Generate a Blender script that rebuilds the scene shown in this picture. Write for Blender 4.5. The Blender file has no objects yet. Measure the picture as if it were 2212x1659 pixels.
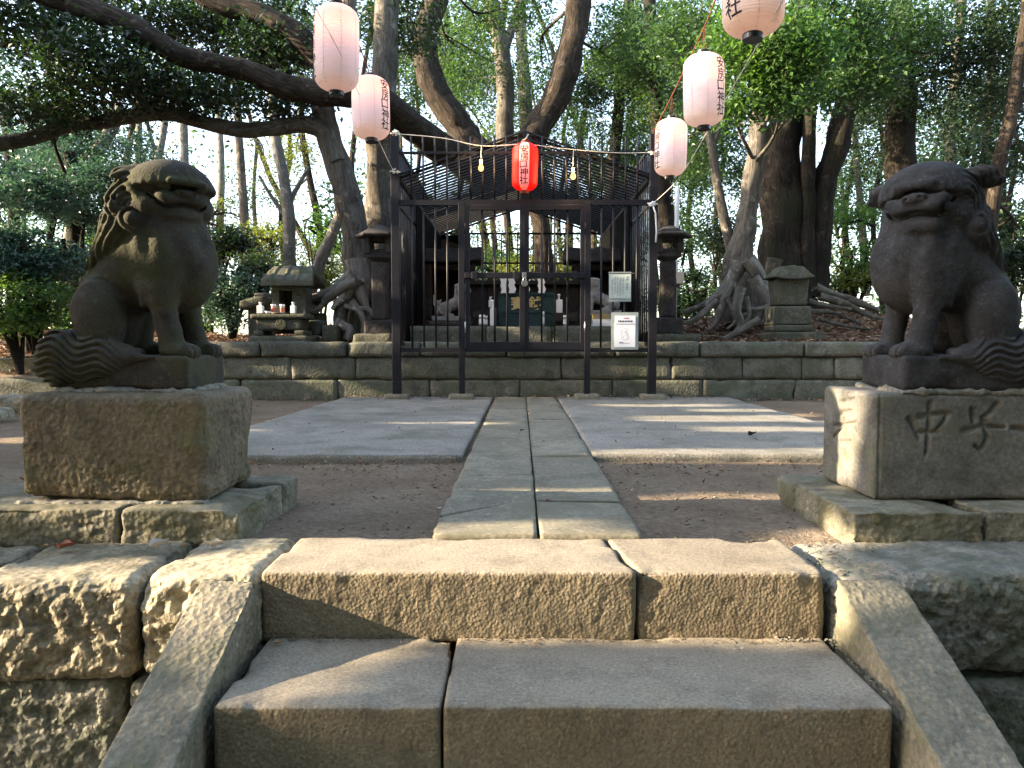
import bpy, bmesh, math, random
import numpy as np
from mathutils import Vector, Matrix, Euler

R = math.radians
scene = bpy.context.scene
COL = scene.collection

# ------------------------------------------------------------------ camera
EYE = Vector((0.0, 0.0, 0.65))
cam_data = bpy.data.cameras.new('camera')
cam_data.sensor_width = 36.0
cam_data.lens = 27.05
cam_data.clip_start = 0.05
cam_data.clip_end = 600.0
cam = bpy.data.objects.new('camera', cam_data)
cam.location = EYE
cam.rotation_euler = (R(90 - 3.08), 0.0, R(0.276))
COL.objects.link(cam)
scene.camera = cam

# ------------------------------------------------------------------ sky, sun, exposure
SUN = Vector((2.95, 0.32, -1.0))            # direction in which the light travels
SD = SUN.normalized()
SUN_EL = math.asin(-SD.z)
SUN_ROT = math.atan2(-SD.x, -SD.y)
world = bpy.data.worlds.new("World")
scene.world = world
world.use_nodes = True
wn = world.node_tree
bg = wn.nodes['Background']
sky = wn.nodes.new('ShaderNodeTexSky')
sky.sky_type = 'NISHITA'
sky.sun_disc = False
sky.sun_elevation = SUN_EL
sky.sun_rotation = SUN_ROT
sky.air_density = 1.0
sky.dust_density = 2.0
sky.ozone_density = 1.5
hs = wn.nodes.new('ShaderNodeHueSaturation')          # blue toned down and slightly lifted, as white balance
hs.inputs['Saturation'].default_value = 0.78
hs.inputs['Value'].default_value = 1.1
wn.links.new(sky.outputs[0], hs.inputs['Color']); wn.links.new(hs.outputs[0], bg.inputs[0])
bg.inputs[1].default_value = 0.15
sun_data = bpy.data.lights.new('sun', 'SUN')
sun_data.energy = 5.0
sun_data.angle = R(0.55)
sun_data.color = (1.0, 0.80, 0.56)
sun = bpy.data.objects.new('sun', sun_data)
sun.rotation_euler = SD.to_track_quat('-Z', 'Y').to_euler()
sun.location = (-20, -4, 12)
COL.objects.link(sun)
scene.view_settings.view_transform = 'Standard'
scene.view_settings.look = 'None'
scene.view_settings.exposure = 2.5
scene.view_settings.gamma = 1.0
scene.view_settings.use_curve_mapping = False
scene.render.engine = 'CYCLES'
scene.cycles.use_denoising = True
scene.cycles.max_bounces = 6
scene.cycles.diffuse_bounces = 3
scene.cycles.glossy_bounces = 2
scene.cycles.transmission_bounces = 4
scene.cycles.transparent_max_bounces = 6
scene.cycles.sample_clamp_indirect = 6.0

# ------------------------------------------------------------------ pixel helpers (photo seen 2212 px wide)
CM = cam.rotation_euler.to_matrix()
def ray(px, py):
    return CM @ Vector(((px - 1106.0), -(py - 829.5), -1662.0))
def at(px, py, Y):
    d = ray(px, py)
    return EYE + d * (Y / d.y)
def on_x(px, py, X):
    d = ray(px, py)
    return EYE + d * (X / d.x)
def on_z(px, py, z):
    d = ray(px, py)
    return EYE + d * ((z - EYE.z) / d.z)

# ------------------------------------------------------------------ object helpers
def tag(o, label=None, cat=None, group=None, kind=None):
    if label: o['label'] = label
    if cat: o['category'] = cat
    if group: o['group'] = group
    if kind: o['kind'] = kind
    return o
def empty(name, loc=(0, 0, 0), label=None, cat=None, group=None, kind=None):
    o = bpy.data.objects.new(name, None)
    o.empty_display_size = 0.1
    o.location = loc
    COL.objects.link(o)
    return tag(o, label, cat, group, kind)
def mesh_np(name, V, F, smooth=True):
    V = np.asarray(V); att = V[:, 3:6] if V.shape[1] > 3 else None
    V = np.ascontiguousarray(V[:, :3], dtype=np.float32)
    F = np.ascontiguousarray(F, dtype=np.int32)
    me = bpy.data.meshes.new(name)
    n, k = F.shape
    me.vertices.add(len(V)); me.vertices.foreach_set('co', V.ravel())
    me.loops.add(n * k); me.loops.foreach_set('vertex_index', F.ravel())
    me.polygons.add(n)
    me.polygons.foreach_set('loop_start', np.arange(0, n * k, k, dtype=np.int32))
    me.update(calc_edges=True)
    me.polygons.foreach_set('use_smooth', np.full(n, smooth))
    if att is not None:
        a_ = me.attributes.new('bark_co', 'FLOAT_VECTOR', 'POINT')
        a_.data.foreach_set('vector', np.ascontiguousarray(att, dtype=np.float32).ravel())
    me.update()
    return me
def link(name, me, mat, parent=None, loc=None):
    """mesh in world coordinates; with a parent the parent's transform is undone"""
    o = bpy.data.objects.new(name, me)
    if mat is not None and not me.materials: me.materials.append(mat)
    COL.objects.link(o)
    if parent is not None:
        o.parent = parent
        base = Vector((0, 0, 0))
        q = parent
        while q is not None:
            base += q.location; q = q.parent
        o.location = Vector(loc if loc is not None else (0, 0, 0)) - base
    elif loc is not None:
        o.location = loc
    return o
class MB:
    """collects simple shapes into one mesh (world coordinates)"""
    def __init__(s): s.V = []; s.F = []
    def add(s, V, F):
        b = len(s.V); s.V += [tuple(v) for v in V]; s.F += [tuple(i + b for i in f) for f in F]; return s
    def box(s, x0, x1, y0, y1, z0, z1, M=None):
        V = [Vector((x, y, z)) for z in (z0, z1) for y in (y0, y1) for x in (x0, x1)]
        if M is not None: V = [M @ v for v in V]
        return s.add(V, [(0, 2, 3, 1), (4, 5, 7, 6), (0, 1, 5, 4), (2, 6, 7, 3), (0, 4, 6, 2), (1, 3, 7, 5)])
    def tube(s, pts, r, n=8, cap=True):
        pts = [Vector(p) for p in pts]
        rr = r if hasattr(r, '__len__') else [r] * len(pts)
        V = []; F = []; up = None
        for i, p in enumerate(pts):
            t = (pts[min(i + 1, len(pts) - 1)] - pts[max(i - 1, 0)]).normalized()
            if up is None: up = t.orthogonal().normalized()
            up = (up - t * up.dot(t)).normalized(); sd = t.cross(up)
            for k in range(n):
                a = 2 * math.pi * k / n
                V.append(p + (up * math.cos(a) + sd * math.sin(a)) * rr[i])
        for i in range(len(pts) - 1):
            for k in range(n):
                a = i * n + k; b = i * n + (k + 1) % n
                F.append((a, b, b + n, a + n))
        if cap:
            F.append(tuple(reversed(range(n)))); F.append(tuple(range(len(V) - n, len(V))))
        return s.add(V, F)
    def lathe(s, prof, n=24, c=(0, 0, 0), flute=None):
        V = []; F = []
        for (r, z) in prof:
            for k in range(n):
                a = 2 * math.pi * k / n
                q = r * (1 if flute is None else flute(a))
                V.append((c[0] + q * math.cos(a), c[1] + q * math.sin(a), c[2] + z))
        for i in range(len(prof) - 1):
            for k in range(n):
                a = i * n + k; b = i * n + (k + 1) % n
                F.append((a, b, b + n, a + n))
        F.append(tuple(reversed(range(n)))); F.append(tuple(range(len(V) - n, len(V))))
        return s.add(V, F)
    def poly(s, outline, y0, y1):       # outline in xz, extruded along y
        n = len(outline)
        V = [(x, y0, z) for x, z in outline] + [(x, y1, z) for x, z in outline]
        F = [tuple(range(n)), tuple(reversed(range(n, 2 * n)))] + [(i, i + n, (i + 1) % n + n, (i + 1) % n) for i in range(n)]
        return s.add(V, F)
    def mesh(s, name, smooth=False, bevel=0.0, seg=2):
        me = bpy.data.meshes.new(name)
        me.from_pydata([tuple(v) for v in s.V], [], s.F); me.update()
        bm = bmesh.new(); bm.from_mesh(me)
        bmesh.ops.recalc_face_normals(bm, faces=bm.faces)
        if bevel > 0:
            bmesh.ops.bevel(bm, geom=[e for e in bm.edges if e.is_manifold and e.calc_face_angle(0) > 0.5], offset=bevel, segments=seg, affect='EDGES', profile=0.5)
        bm.to_mesh(me); bm.free()
        if smooth:
            me.polygons.foreach_set('use_smooth', np.full(len(me.polygons), True))
            me.update()
        return me
    def build(s, name, mat, parent=None, smooth=False, bevel=0.0, seg=2):
        return link(name, s.mesh(name, smooth, bevel, seg), mat, parent)

# ------------------------------------------------------------------ numpy noise
def _hash(ix, iy, iz, seed):
    h = (ix.astype(np.int64) * 374761393 + iy.astype(np.int64) * 668265263 + iz.astype(np.int64) * 2147483647 + seed * 144665) & 0xFFFFFFFF
    h = ((h ^ (h >> 13)) * 1274126177) & 0xFFFFFFFF
    h = ((h ^ (h >> 16)) * 2246822519) & 0xFFFFFFFF
    return ((h ^ (h >> 15)) & 0xFFFFFF).astype(np.float32) / 0xFFFFFF * 2 - 1
def vnoise(P, scale, seed=0):
    Q = np.asarray(P, dtype=np.float32) * scale
    I = np.floor(Q).astype(np.int64); f = Q - I
    f = f * f * (3 - 2 * f)
    x, y, z = I[:, 0], I[:, 1], I[:, 2]
    fx, fy, fz = f[:, 0], f[:, 1], f[:, 2]
    def L(dy, dz):
        a = _hash(x, y + dy, z + dz, seed); b = _hash(x + 1, y + dy, z + dz, seed)
        return a + (b - a) * fx
    a = L(0, 0); b = L(1, 0); c = L(0, 1); d = L(1, 1)
    e = a + (b - a) * fy; g = c + (d - c) * fy
    return e + (g - e) * fz
def fbm(P, scale, seed=0, octaves=4, gain=0.5):
    s = 0.0; a = 1.0; t = 0.0
    for o in range(octaves):
        s = s + a * vnoise(P, scale * 2.03 ** o, seed + 17 * o); t += a; a *= gain
    return s / t
def sstep(a, b, x):
    t = np.clip((x - a) / (b - a), 0, 1); return t * t * (3 - 2 * t)

def stone_np(x0, x1, y0, y1, z0, z1, res=0.03, r=0.012, amp=0.003, sc=9.0, seed=0, chip=0.0, rough=None, carve=None, warp=None, zr=0.0):
    """rounded, worn block of stone as (V, F); geometry in world coordinates"""
    L = np.array([x1 - x0, y1 - y0, z1 - z0]); n = np.maximum(1, np.ceil(L / res).astype(int))
    def face(ax, side):
        a, b = [k for k in range(3) if k != ax]
        A, B = np.meshgrid(np.arange(n[a] + 1), np.arange(n[b] + 1), indexing='ij')
        P = np.zeros((A.size, 3), int); P[:, a] = A.ravel(); P[:, b] = B.ravel(); P[:, ax] = n[ax] * side
        i = np.arange(A.size).reshape(A.shape)
        q = np.stack([i[:-1, :-1], i[1:, :-1], i[1:, 1:], i[:-1, 1:]], -1).reshape(-1, 4)
        # orientation
        s = {(0, 1): 1, (0, 0): -1, (1, 1): -1, (1, 0): 1, (2, 1): 1, (2, 0): -1}[(ax, side)]
        return P, (q if s == 1 else q[:, ::-1])
    Ps = []; Fs = []; off = 0
    for ax in range(3):
        for side in (0, 1):
            P, q = face(ax, side); Ps.append(P); Fs.append(q + off); off += len(P)
    P = np.concatenate(Ps); F = np.concatenate(Fs)
    key = (P[:, 0] * (n[1] + 1) + P[:, 1]) * (n[2] + 1) + P[:, 2]
    _, idx, inv = np.unique(key, return_index=True, return_inverse=True)
    P = P[idx]; F = inv.ravel()[F]
    p = P / n * L - L / 2
    rr = min(r, 0.45 * L.min())
    c = np.clip(p, -(L / 2 - rr), L / 2 - rr)
    d = p - c; ln = np.linalg.norm(d, axis=1, keepdims=True); ln[ln < 1e-9] = 1
    N = d / ln
    q = c + N * rr
    W = q + np.array([(x0 + x1) / 2, (y0 + y1) / 2, (z0 + z1) / 2])
    disp = amp * fbm(W, sc, seed) * 1.6
    edge = np.sort(np.abs(p) - (L / 2), axis=1)[:, 1]          # second nearest face: 0 on an edge
    if chip > 0:
        k = np.clip(fbm(W, 7.0, seed + 5, 3) - 0.08, 0, 1) * 3
        disp = disp - chip * k * np.exp(edge / (0.03 + chip))
    if rough is not None: disp = disp + rough(W, N, edge)
    if carve is not None: disp = disp + carve(W, N)
    W = W + N * disp[:, None]
    if warp is not None: W = warp(W)
    if zr:
        cx, cy = (x0 + x1) / 2, (y0 + y1) / 2; ca, sa = math.cos(zr), math.sin(zr)
        X = W[:, 0] - cx; Y = W[:, 1] - cy
        W[:, 0] = cx + X * ca - Y * sa; W[:, 1] = cy + X * sa + Y * ca
    return W, F
def stone(name, mat, parent, *a, **k):
    V, F = stone_np(*a, **k)
    return link(name, mesh_np(name, V, F), mat, parent)

# ------------------------------------------------------------------ signed-distance sculpting
def surface_nets(f, origin, h):
    ins = f < 0
    nx, ny, nz = f.shape
    c = (slice(0, -1), slice(1, None))
    cnt = np.zeros((nx - 1, ny - 1, nz - 1), np.float32)
    acc = np.zeros((nx - 1, ny - 1, nz - 1, 3), np.float32)
    for ax in range(3):
        o = [k for k in range(3) if k != ax]
        for i in (0, 1):
            for j in (0, 1):
                s0 = [None] * 3; s0[ax] = c[0]; s0[o[0]] = c[i]; s0[o[1]] = c[j]
                s1 = list(s0); s1[ax] = c[1]
                a = f[tuple(s0)]; b = f[tuple(s1)]
                m = (a < 0) != (b < 0)
                dd = np.where(m, a - b, 1.0)
                t = np.where(m, a / dd, 0)
                cnt += m
                acc[..., ax] += t * m; acc[..., o[0]] += i * m; acc[..., o[1]] += j * m
    act = cnt > 0
    idx = -np.ones(act.shape, np.int64); idx[act] = np.arange(act.sum())
    cell = np.argwhere(act)
    V = (cell + acc[act] / cnt[act][:, None]) * h + np.array(origin)
    Fs = []
    for ax in range(3):
        o = [(ax + 1) % 3, (ax + 2) % 3]
        s0 = [slice(1, -1)] * 3; s1 = [slice(1, -1)] * 3
        s0[ax] = slice(0, -1); s1[ax] = slice(1, None)
        a = ins[tuple(s0)]; b = ins[tuple(s1)]
        for m, flip in ((a & ~b, False), (~a & b, True)):
            e = np.argwhere(m)
            if not len(e): continue
            e = e.copy(); e[:, o[0]] += 1; e[:, o[1]] += 1
            q = []
            for du, dv in ((0, 0), (-1, 0), (-1, -1), (0, -1)):
                k = e.copy(); k[:, o[0]] += du; k[:, o[1]] += dv
                q.append(idx[k[:, 0], k[:, 1], k[:, 2]])
            q = np.stack(q, 1)
            Fs.append(q[:, ::-1] if flip else q)
    return V, np.concatenate(Fs)
def smin(a, b, k):
    h = np.clip(0.5 + 0.5 * (b - a) / k, 0, 1)
    return b + (a - b) * h - k * h * (1 - h)
def smax(a, b, k): return -smin(-a, -b, k)
def s_ell(P, c, r, rz=0.0, ry=0.0):
    x = P[0] - c[0]; y = P[1] - c[1]; z = P[2] - c[2]
    if rz:
        ca, sa = math.cos(rz), math.sin(rz); x, y = x * ca + y * sa, -x * sa + y * ca
    if ry:
        ca, sa = math.cos(ry), math.sin(ry); x, z = x * ca - z * sa, x * sa + z * ca
    k0 = np.sqrt((x / r[0]) ** 2 + (y / r[1]) ** 2 + (z / r[2]) ** 2) + 1e-6
    k1 = np.sqrt((x / r[0] ** 2) ** 2 + (y / r[1] ** 2) ** 2 + (z / r[2] ** 2) ** 2) + 1e-6
    return k0 * (k0 - 1) / k1
def s_cap(P, a, b, ra, rb):
    a = np.array(a, float); b = np.array(b, float); d = b - a; L2 = d @ d
    x = P[0] - a[0]; y = P[1] - a[1]; z = P[2] - a[2]
    t = np.clip((x * d[0] + y * d[1] + z * d[2]) / L2, 0, 1)
    return np.sqrt((x - d[0] * t) ** 2 + (y - d[1] * t) ** 2 + (z - d[2] * t) ** 2) - (ra + (rb - ra) * t)
def s_box(P, c, h, r):
    q = [np.abs(P[i] - c[i]) - (h[i] - r) for i in range(3)]
    o = np.sqrt(sum(np.maximum(v, 0) ** 2 for v in q))
    return o + np.minimum(np.maximum(q[0], np.maximum(q[1], q[2])), 0) - r
def catmull(pts, n=6):
    P = [np.array(p, float) for p in pts]; out = []
    P = [2 * P[0] - P[1]] + P + [2 * P[-1] - P[-2]]
    for i in range(1, len(P) - 2):
        for k in range(n):
            t = k / n
            out.append(0.5 * ((2 * P[i]) + (-P[i - 1] + P[i + 1]) * t + (2 * P[i - 1] - 5 * P[i] + 4 * P[i + 1] - P[i + 2]) * t * t + (-P[i - 1] + 3 * P[i] - 3 * P[i + 1] + P[i + 2]) * t ** 3))
    out.append(P[-2])
    return out
# ------------------------------------------------------------------ materials
def nt(name):
    m = bpy.data.materials.new(name); m.use_nodes = True
    t = m.node_tree; b = t.nodes['Principled BSDF']
    return m, t, b
def N(t, typ, **k):
    n = t.nodes.new(typ)
    for a, v in k.items():
        if isinstance(a, str) and hasattr(n, a): setattr(n, a, v)
    return n
def noise(t, vec, scale, detail=5, rough=0.55, dist=0.0):
    n = t.nodes.new('ShaderNodeTexNoise')
    n.inputs['Scale'].default_value = scale; n.inputs['Detail'].default_value = detail
    n.inputs['Roughness'].default_value = rough; n.inputs['Distortion'].default_value = dist
    if vec is not None: t.links.new(vec, n.inputs['Vector'])
    return n.outputs['Fac']
def ramp(t, fac, stops):
    n = t.nodes.new('ShaderNodeValToRGB'); e = n.color_ramp.elements
    while len(e) < len(stops): e.new(0.5)
    for i, (p, c) in enumerate(stops):
        e[i].position = p; e[i].color = (*c, 1) if len(c) == 3 else c
    t.links.new(fac, n.inputs[0]); return n.outputs[0]
def mixc(t, fac, a, b, mode='MIX'):
    n = t.nodes.new('ShaderNodeMix'); n.data_type = 'RGBA'; n.blend_type = mode
    for s, v in ((0, fac), (6, a), (7, b)):
        if hasattr(v, 'links') or hasattr(v, 'is_linked'): t.links.new(v, n.inputs[s])
        elif isinstance(v, (int, float)): n.inputs[s].default_value = v
        else: n.inputs[s].default_value = (*v, 1)
    return n.outputs[2]
def math_(t, op, a, b=None, clamp=False):
    n = t.nodes.new('ShaderNodeMath'); n.operation = op; n.use_clamp = clamp
    for i, v in enumerate((a, b)):
        if v is None: continue
        if isinstance(v, (int, float)): n.inputs[i].default_value = v
        else: t.links.new(v, n.inputs[i])
    return n.outputs[0]
def bump(t, h, strength, dist, b, prev=None):
    n = t.nodes.new('ShaderNodeBump'); n.inputs['Strength'].default_value = strength; n.inputs['Distance'].default_value = dist
    t.links.new(h, n.inputs['Height'])
    if prev is not None: t.links.new(prev, n.inputs['Normal'])
    if b is not None: t.links.new(n.outputs[0], b.inputs['Normal'])
    return n.outputs[0]
def pos(t, scale=None):
    g = t.nodes.new('ShaderNodeNewGeometry')
    if scale is None: return g.outputs['Position']
    m = t.nodes.new('ShaderNodeMapping'); m.inputs['Scale'].default_value = scale
    t.links.new(g.outputs['Position'], m.inputs[0]); return m.outputs[0]
def stone_mat(name, c1, c2, c3=None, moss=None, moss_amt=0.45, grain=60.0, b1=0.35, b2=0.35, bd=0.004, rough=0.9, speck=0.25, big=2.2, line=None, pale=None, pale_amt=.6, grainc=1.0, topk=0.25, riser=None):
    """two-tone weathered stone with grain, specks, moss patches and fine relief"""
    m, t, b = nt(name)
    p = pos(t)
    oi = t.nodes.new('ShaderNodeObjectInfo')
    n1 = noise(t, p, big, 6, 0.6, 0.4)
    col = ramp(t, n1, [(0.35, c1), (0.65, c2)])
    if c3 is not None:
        n3 = noise(t, p, big * 4.3, 6, 0.65)
        col = mixc(t, ramp(t, n3, [(0.48, (0, 0, 0)), (0.7, (1, 1, 1))]), col, c3)
    ng = noise(t, p, grain, 3, 0.7)
    g = ramp(t, ng, [(0.3, (1 - 0.32 * grainc,) * 3), (0.7, (1 + 0.28 * grainc,) * 3)])
    col = mixc(t, 1.0, col, g, 'MULTIPLY')
    if speck > 0:
        ns = noise(t, p, grain * 0.55, 2, 0.5)
        col = mixc(t, math_(t, 'MULTIPLY', ramp(t, ns, [(0.62, (0, 0, 0)), (0.72, (1, 1, 1))]), speck), col, tuple(min(1, v * 2.2) for v in c2))
    if moss is not None:
        nm = noise(t, p, big * 1.6, 7, 0.65, 0.8)
        mk = ramp(t, nm, [(0.62 - moss_amt * 0.35, (0, 0, 0)), (0.72 - moss_amt * 0.25, (1, 1, 1))])
        col = mixc(t, math_(t, 'MULTIPLY', mk, 0.85), col, moss)
    if pale is not None:
        nm = noise(t, p, big * 3.1, 5, 0.7, 1.2)
        mk = ramp(t, nm, [(0.60, (0, 0, 0)), (0.70, (1, 1, 1))])
        col = mixc(t, math_(t, 'MULTIPLY', mk, pale_amt), col, pale)
    if riser is not None:      # worn treads stay pale; risers take brown weathering plus their dimmer light as colour
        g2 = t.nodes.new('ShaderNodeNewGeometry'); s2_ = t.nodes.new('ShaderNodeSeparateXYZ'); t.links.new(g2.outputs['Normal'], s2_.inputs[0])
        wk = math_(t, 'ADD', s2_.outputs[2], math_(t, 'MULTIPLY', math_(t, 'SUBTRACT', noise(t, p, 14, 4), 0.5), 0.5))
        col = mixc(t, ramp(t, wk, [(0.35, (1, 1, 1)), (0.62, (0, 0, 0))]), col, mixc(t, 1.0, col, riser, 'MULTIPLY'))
    rnd = math_(t, 'ADD', math_(t, 'MULTIPLY', oi.outputs['Random'], 0.28), 0.86)
    cr = t.nodes.new('ShaderNodeCombineColor')
    for i in range(3): t.links.new(rnd, cr.inputs[i])
    col = mixc(t, 1.0, col, cr.outputs[0], 'MULTIPLY')
    t.links.new(col, b.inputs['Base Color'])
    b.inputs['Roughness'].default_value = rough
    b.inputs['Specular IOR Level'].default_value = 0.2
    gn = t.nodes.new('ShaderNodeNewGeometry'); sz = t.nodes.new('ShaderNodeSeparateXYZ'); t.links.new(gn.outputs['Normal'], sz.inputs[0])
    top = ramp(t, sz.outputs[2], [(0.55, (1, 1, 1)), (0.9, (topk,) * 3)])        # trodden and rained-on tops are smoother
    h1 = math_(t, 'MULTIPLY', noise(t, p, grain * 0.9, 4, 0.7), top)
    nb = bump(t, h1, b1, bd, None)
    vr = t.nodes.new('ShaderNodeTexVoronoi'); vr.inputs['Scale'].default_value = grain * 0.9
    t.links.new(p, vr.inputs['Vector'])
    h2 = math_(t, 'MULTIPLY', math_(t, 'MULTIPLY', vr.outputs['Distance'], noise(t, p, grain * 0.2, 3, 0.6)), top)
    bump(t, h2, b2, bd * 2.2, b, nb)
    return m
def simple(name, col, rough=0.6, metal=0.0, spec=0.4, var=0.15, vs=20.0, bmp=0.0):
    m, t, b = nt(name)
    p = pos(t)
    n = noise(t, p, vs, 5, 0.6)
    c = ramp(t, n, [(0.3, tuple(v * (1 - var) for v in col)), (0.7, tuple(min(1, v * (1 + var)) for v in col))])
    t.links.new(c, b.inputs['Base Color'])
    b.inputs['Roughness'].default_value = rough; b.inputs['Metallic'].default_value = metal
    b.inputs['Specular IOR Level'].default_value = spec
    if bmp > 0: bump(t, noise(t, p, vs * 3, 4, 0.6), bmp, 0.003, b)
    return m

M = {}
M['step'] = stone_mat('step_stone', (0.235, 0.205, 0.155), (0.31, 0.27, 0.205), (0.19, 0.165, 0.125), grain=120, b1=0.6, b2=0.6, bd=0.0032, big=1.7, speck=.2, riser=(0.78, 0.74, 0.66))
M['cheek'] = stone_mat('cheek_stone', (0.215, 0.195, 0.145), (0.28, 0.25, 0.185), (0.17, 0.16, 0.12), moss=(0.16, 0.155, 0.10), moss_amt=0.3, topk=.8, grain=70, b1=0.6, b2=0.6, bd=0.006, big=2.4)
M['rough'] = stone_mat('rough_stone', (0.20, 0.18, 0.13), (0.36, 0.32, 0.23), (0.12, 0.11, 0.08), moss=(0.115, 0.108, 0.065), moss_amt=0.3, grain=60, b1=0.8, b2=0.8, bd=0.008, big=3.0)
M['rough2'] = stone_mat('rough_stone_dark', (0.13, 0.125, 0.105), (0.25, 0.24, 0.20), (0.08, 0.08, 0.07), moss=(0.09, 0.10, 0.07), moss_amt=0.5, grain=60, b1=0.8, b2=0.8, bd=0.008, big=3.0)
M['ped_l'] = stone_mat('pedestal_stone', (0.135, 0.112, 0.080), (0.195, 0.165, 0.115), (0.095, 0.080, 0.058), moss=(0.125, 0.12, 0.062), moss_amt=0.35, grain=65, b1=0.6, b2=0.8, bd=0.005, big=2.6, speck=.15)
M['ped_r'] = stone_mat('pedestal_stone_grey', (0.115, 0.11, 0.098), (0.175, 0.168, 0.150), (0.085, 0.083, 0.074), moss=(0.12, 0.12, 0.08), moss_amt=0.3, grain=75, b1=0.4, b2=0.4, bd=0.003, big=2.2, speck=.15)
M['base'] = stone_mat('base_stone', (0.15, 0.14, 0.105), (0.23, 0.215, 0.155), (0.09, 0.085, 0.065), moss=(0.105, 0.102, 0.060), moss_amt=0.4, grain=60, b1=0.6, b2=0.7, bd=0.006, big=3.0)
M['lion_l'] = stone_mat('lion_stone', (0.036, 0.032, 0.027), (0.062, 0.056, 0.047), (0.026, 0.023, 0.019), moss=(0.046, 0.048, 0.024), moss_amt=0.5, grain=110, b1=0.35, b2=0.35, bd=0.003, big=3.2, speck=.3, pale=(0.10, 0.097, 0.085), pale_amt=.5)
M['lion_r'] = stone_mat('lion_stone_grey', (0.034, 0.033, 0.034), (0.060, 0.059, 0.060), (0.025, 0.024, 0.023), grain=110, b1=0.4, b2=0.4, bd=0.003, big=3.2, speck=.3, pale=(0.10, 0.10, 0.102), pale_amt=.5)
M['mortar'] = stone_mat('mortar', (0.17, 0.16, 0.13), (0.26, 0.25, 0.21), (0.12, 0.11, 0.09), grain=70, b1=0.8, b2=0.6, bd=0.006, big=5)
M['wall'] = stone_mat('wall_stone', (0.095, 0.096, 0.076), (0.155, 0.152, 0.122), (0.06, 0.06, 0.048), moss=(0.085, 0.098, 0.062), moss_amt=0.4, grain=45, b1=0.5, b2=0.5, bd=0.006, big=1.6, pale=(0.24, 0.25, 0.21), pale_amt=.5)
M['slab'] = stone_mat('paving_stone', (0.155, 0.142, 0.105), (0.215, 0.198, 0.148), (0.125, 0.116, 0.088), moss=(0.13, 0.125, 0.085), moss_amt=0.3, grain=60, b1=0.4, b2=0.3, bd=0.003, big=1.8)
M['concrete'] = stone_mat('concrete', (0.170, 0.160, 0.135), (0.235, 0.222, 0.190), (0.14, 0.133, 0.113), grain=110, b1=0.6, b2=0.5, bd=0.003, big=1.2, speck=.5, topk=.9, grainc=1.5, moss=(0.115, 0.115, 0.09), moss_amt=.3)
M['shrine'] = stone_mat('shrine_stone', (0.065, 0.062, 0.047), (0.115, 0.112, 0.085), (0.05, 0.05, 0.04), moss=(0.062, 0.068, 0.036), moss_amt=0.4, grain=45, b1=0.5, b2=0.5, bd=0.006, big=4)
M['torii_stone'] = stone_mat('lantern_stone', (0.032, 0.028, 0.027), (0.055, 0.049, 0.046), (0.022, 0.022, 0.02), grain=45, b1=0.5, b2=0.5, bd=0.005, big=3)
M['whitestone'] = stone_mat('pale_granite', (0.17, 0.17, 0.17), (0.27, 0.27, 0.27), (0.11, 0.11, 0.11), grain=90, b1=0.3, b2=0.2, bd=0.003, big=5)
M['fence'] = simple('black_paint', (0.009, 0.009, 0.013), 0.5, 0.0, 0.3, 0.4, 9.0, 0.15)
M['slat'] = simple('dull_black_slat', (0.010, 0.010, 0.010), 0.85, 0, 0.08, 0.3)
M['steel'] = simple('galvanised_steel', (0.42, 0.42, 0.42), 0.35, 1.0, 0.5, 0.2)
M['white'] = simple('white_ceramic', (0.78, 0.79, 0.80), 0.25, 0, 0.5, 0.03)
M['paper'] = simple('white_paper', (0.72, 0.74, 0.80), 0.7, 0, 0.3, 0.03)
M['oldpaper'] = simple('faded_paper', (0.56, 0.62, 0.55), 0.7, 0, 0.3, 0.05)
M['ink'] = simple('black_ink', (0.02, 0.02, 0.02), 0.7, 0, 0.2, 0.1)
M['greyink'] = simple('grey_ink', (0.16, 0.17, 0.18), 0.7, 0, 0.2, 0.1)
M['paleink'] = simple('pale_grey_ink', (0.42, 0.42, 0.47), 0.7, 0, 0.2, 0.2)
M['redink'] = simple('red_ink', (0.45, 0.05, 0.08), 0.7, 0, 0.2, 0.1)
M['gold'] = simple('gold_paint', (0.50, 0.40, 0.17), 0.5, 0.0, 0.5, 0.1)
M['teal'] = simple('dark_green_paint', (0.012, 0.038, 0.042), 0.5, 0, 0.4, 0.25)
M['plastic'] = simple('clear_folder_plastic', (0.30, 0.34, 0.33), 0.3, 0, 0.5, 0.1)
M['cord'] = simple('white_cord', (0.55, 0.53, 0.47), 0.8, 0, 0.2, 0.15)
M['redcord'] = simple('red_brown_cord', (0.16, 0.045, 0.03), 0.8, 0, 0.2, 0.2)
M['blackcap'] = simple('black_lacquer', (0.012, 0.011, 0.011), 0.25, 0, 0.5, 0.2)
M['jar'] = simple('jar_glass', (0.35, 0.30, 0.26), 0.15, 0, 0.5, 0.2)
M['jarred'] = simple('jar_label', (0.32, 0.08, 0.05), 0.5, 0, 0.5, 0.2)
M['cream'] = simple('cream_plastic', (0.62, 0.50, 0.38), 0.5, 0, 0.4, 0.1)
M['pole'] = simple('white_pole_paint', (0.60, 0.60, 0.60), 0.5, 0, 0.4, 0.08)
M['stick'] = simple('dead_wood', (0.22, 0.17, 0.12), 0.9, 0, 0.2, 0.3)
M['yellow'] = simple('yellow_box_paint', (0.45, 0.33, 0.08), 0.6, 0, 0.3, 0.2)
M['darkwood'] = simple('dark_weathered_wood', (0.030, 0.026, 0.024), 0.8, 0, 0.2, 0.3)
M['eye'] = simple('green_glass', (0.10, 0.30, 0.16), 0.05, 0, 0.8, 0.1)
def black_sheet_mat():
    return simple('matt_black_sheet', (0.006, 0.006, 0.006), 0.95, 0, 0.05, 0.1)  # near-black flat colour of the panels inside the cage bars
M['black_sheet'] = black_sheet_mat()

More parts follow.
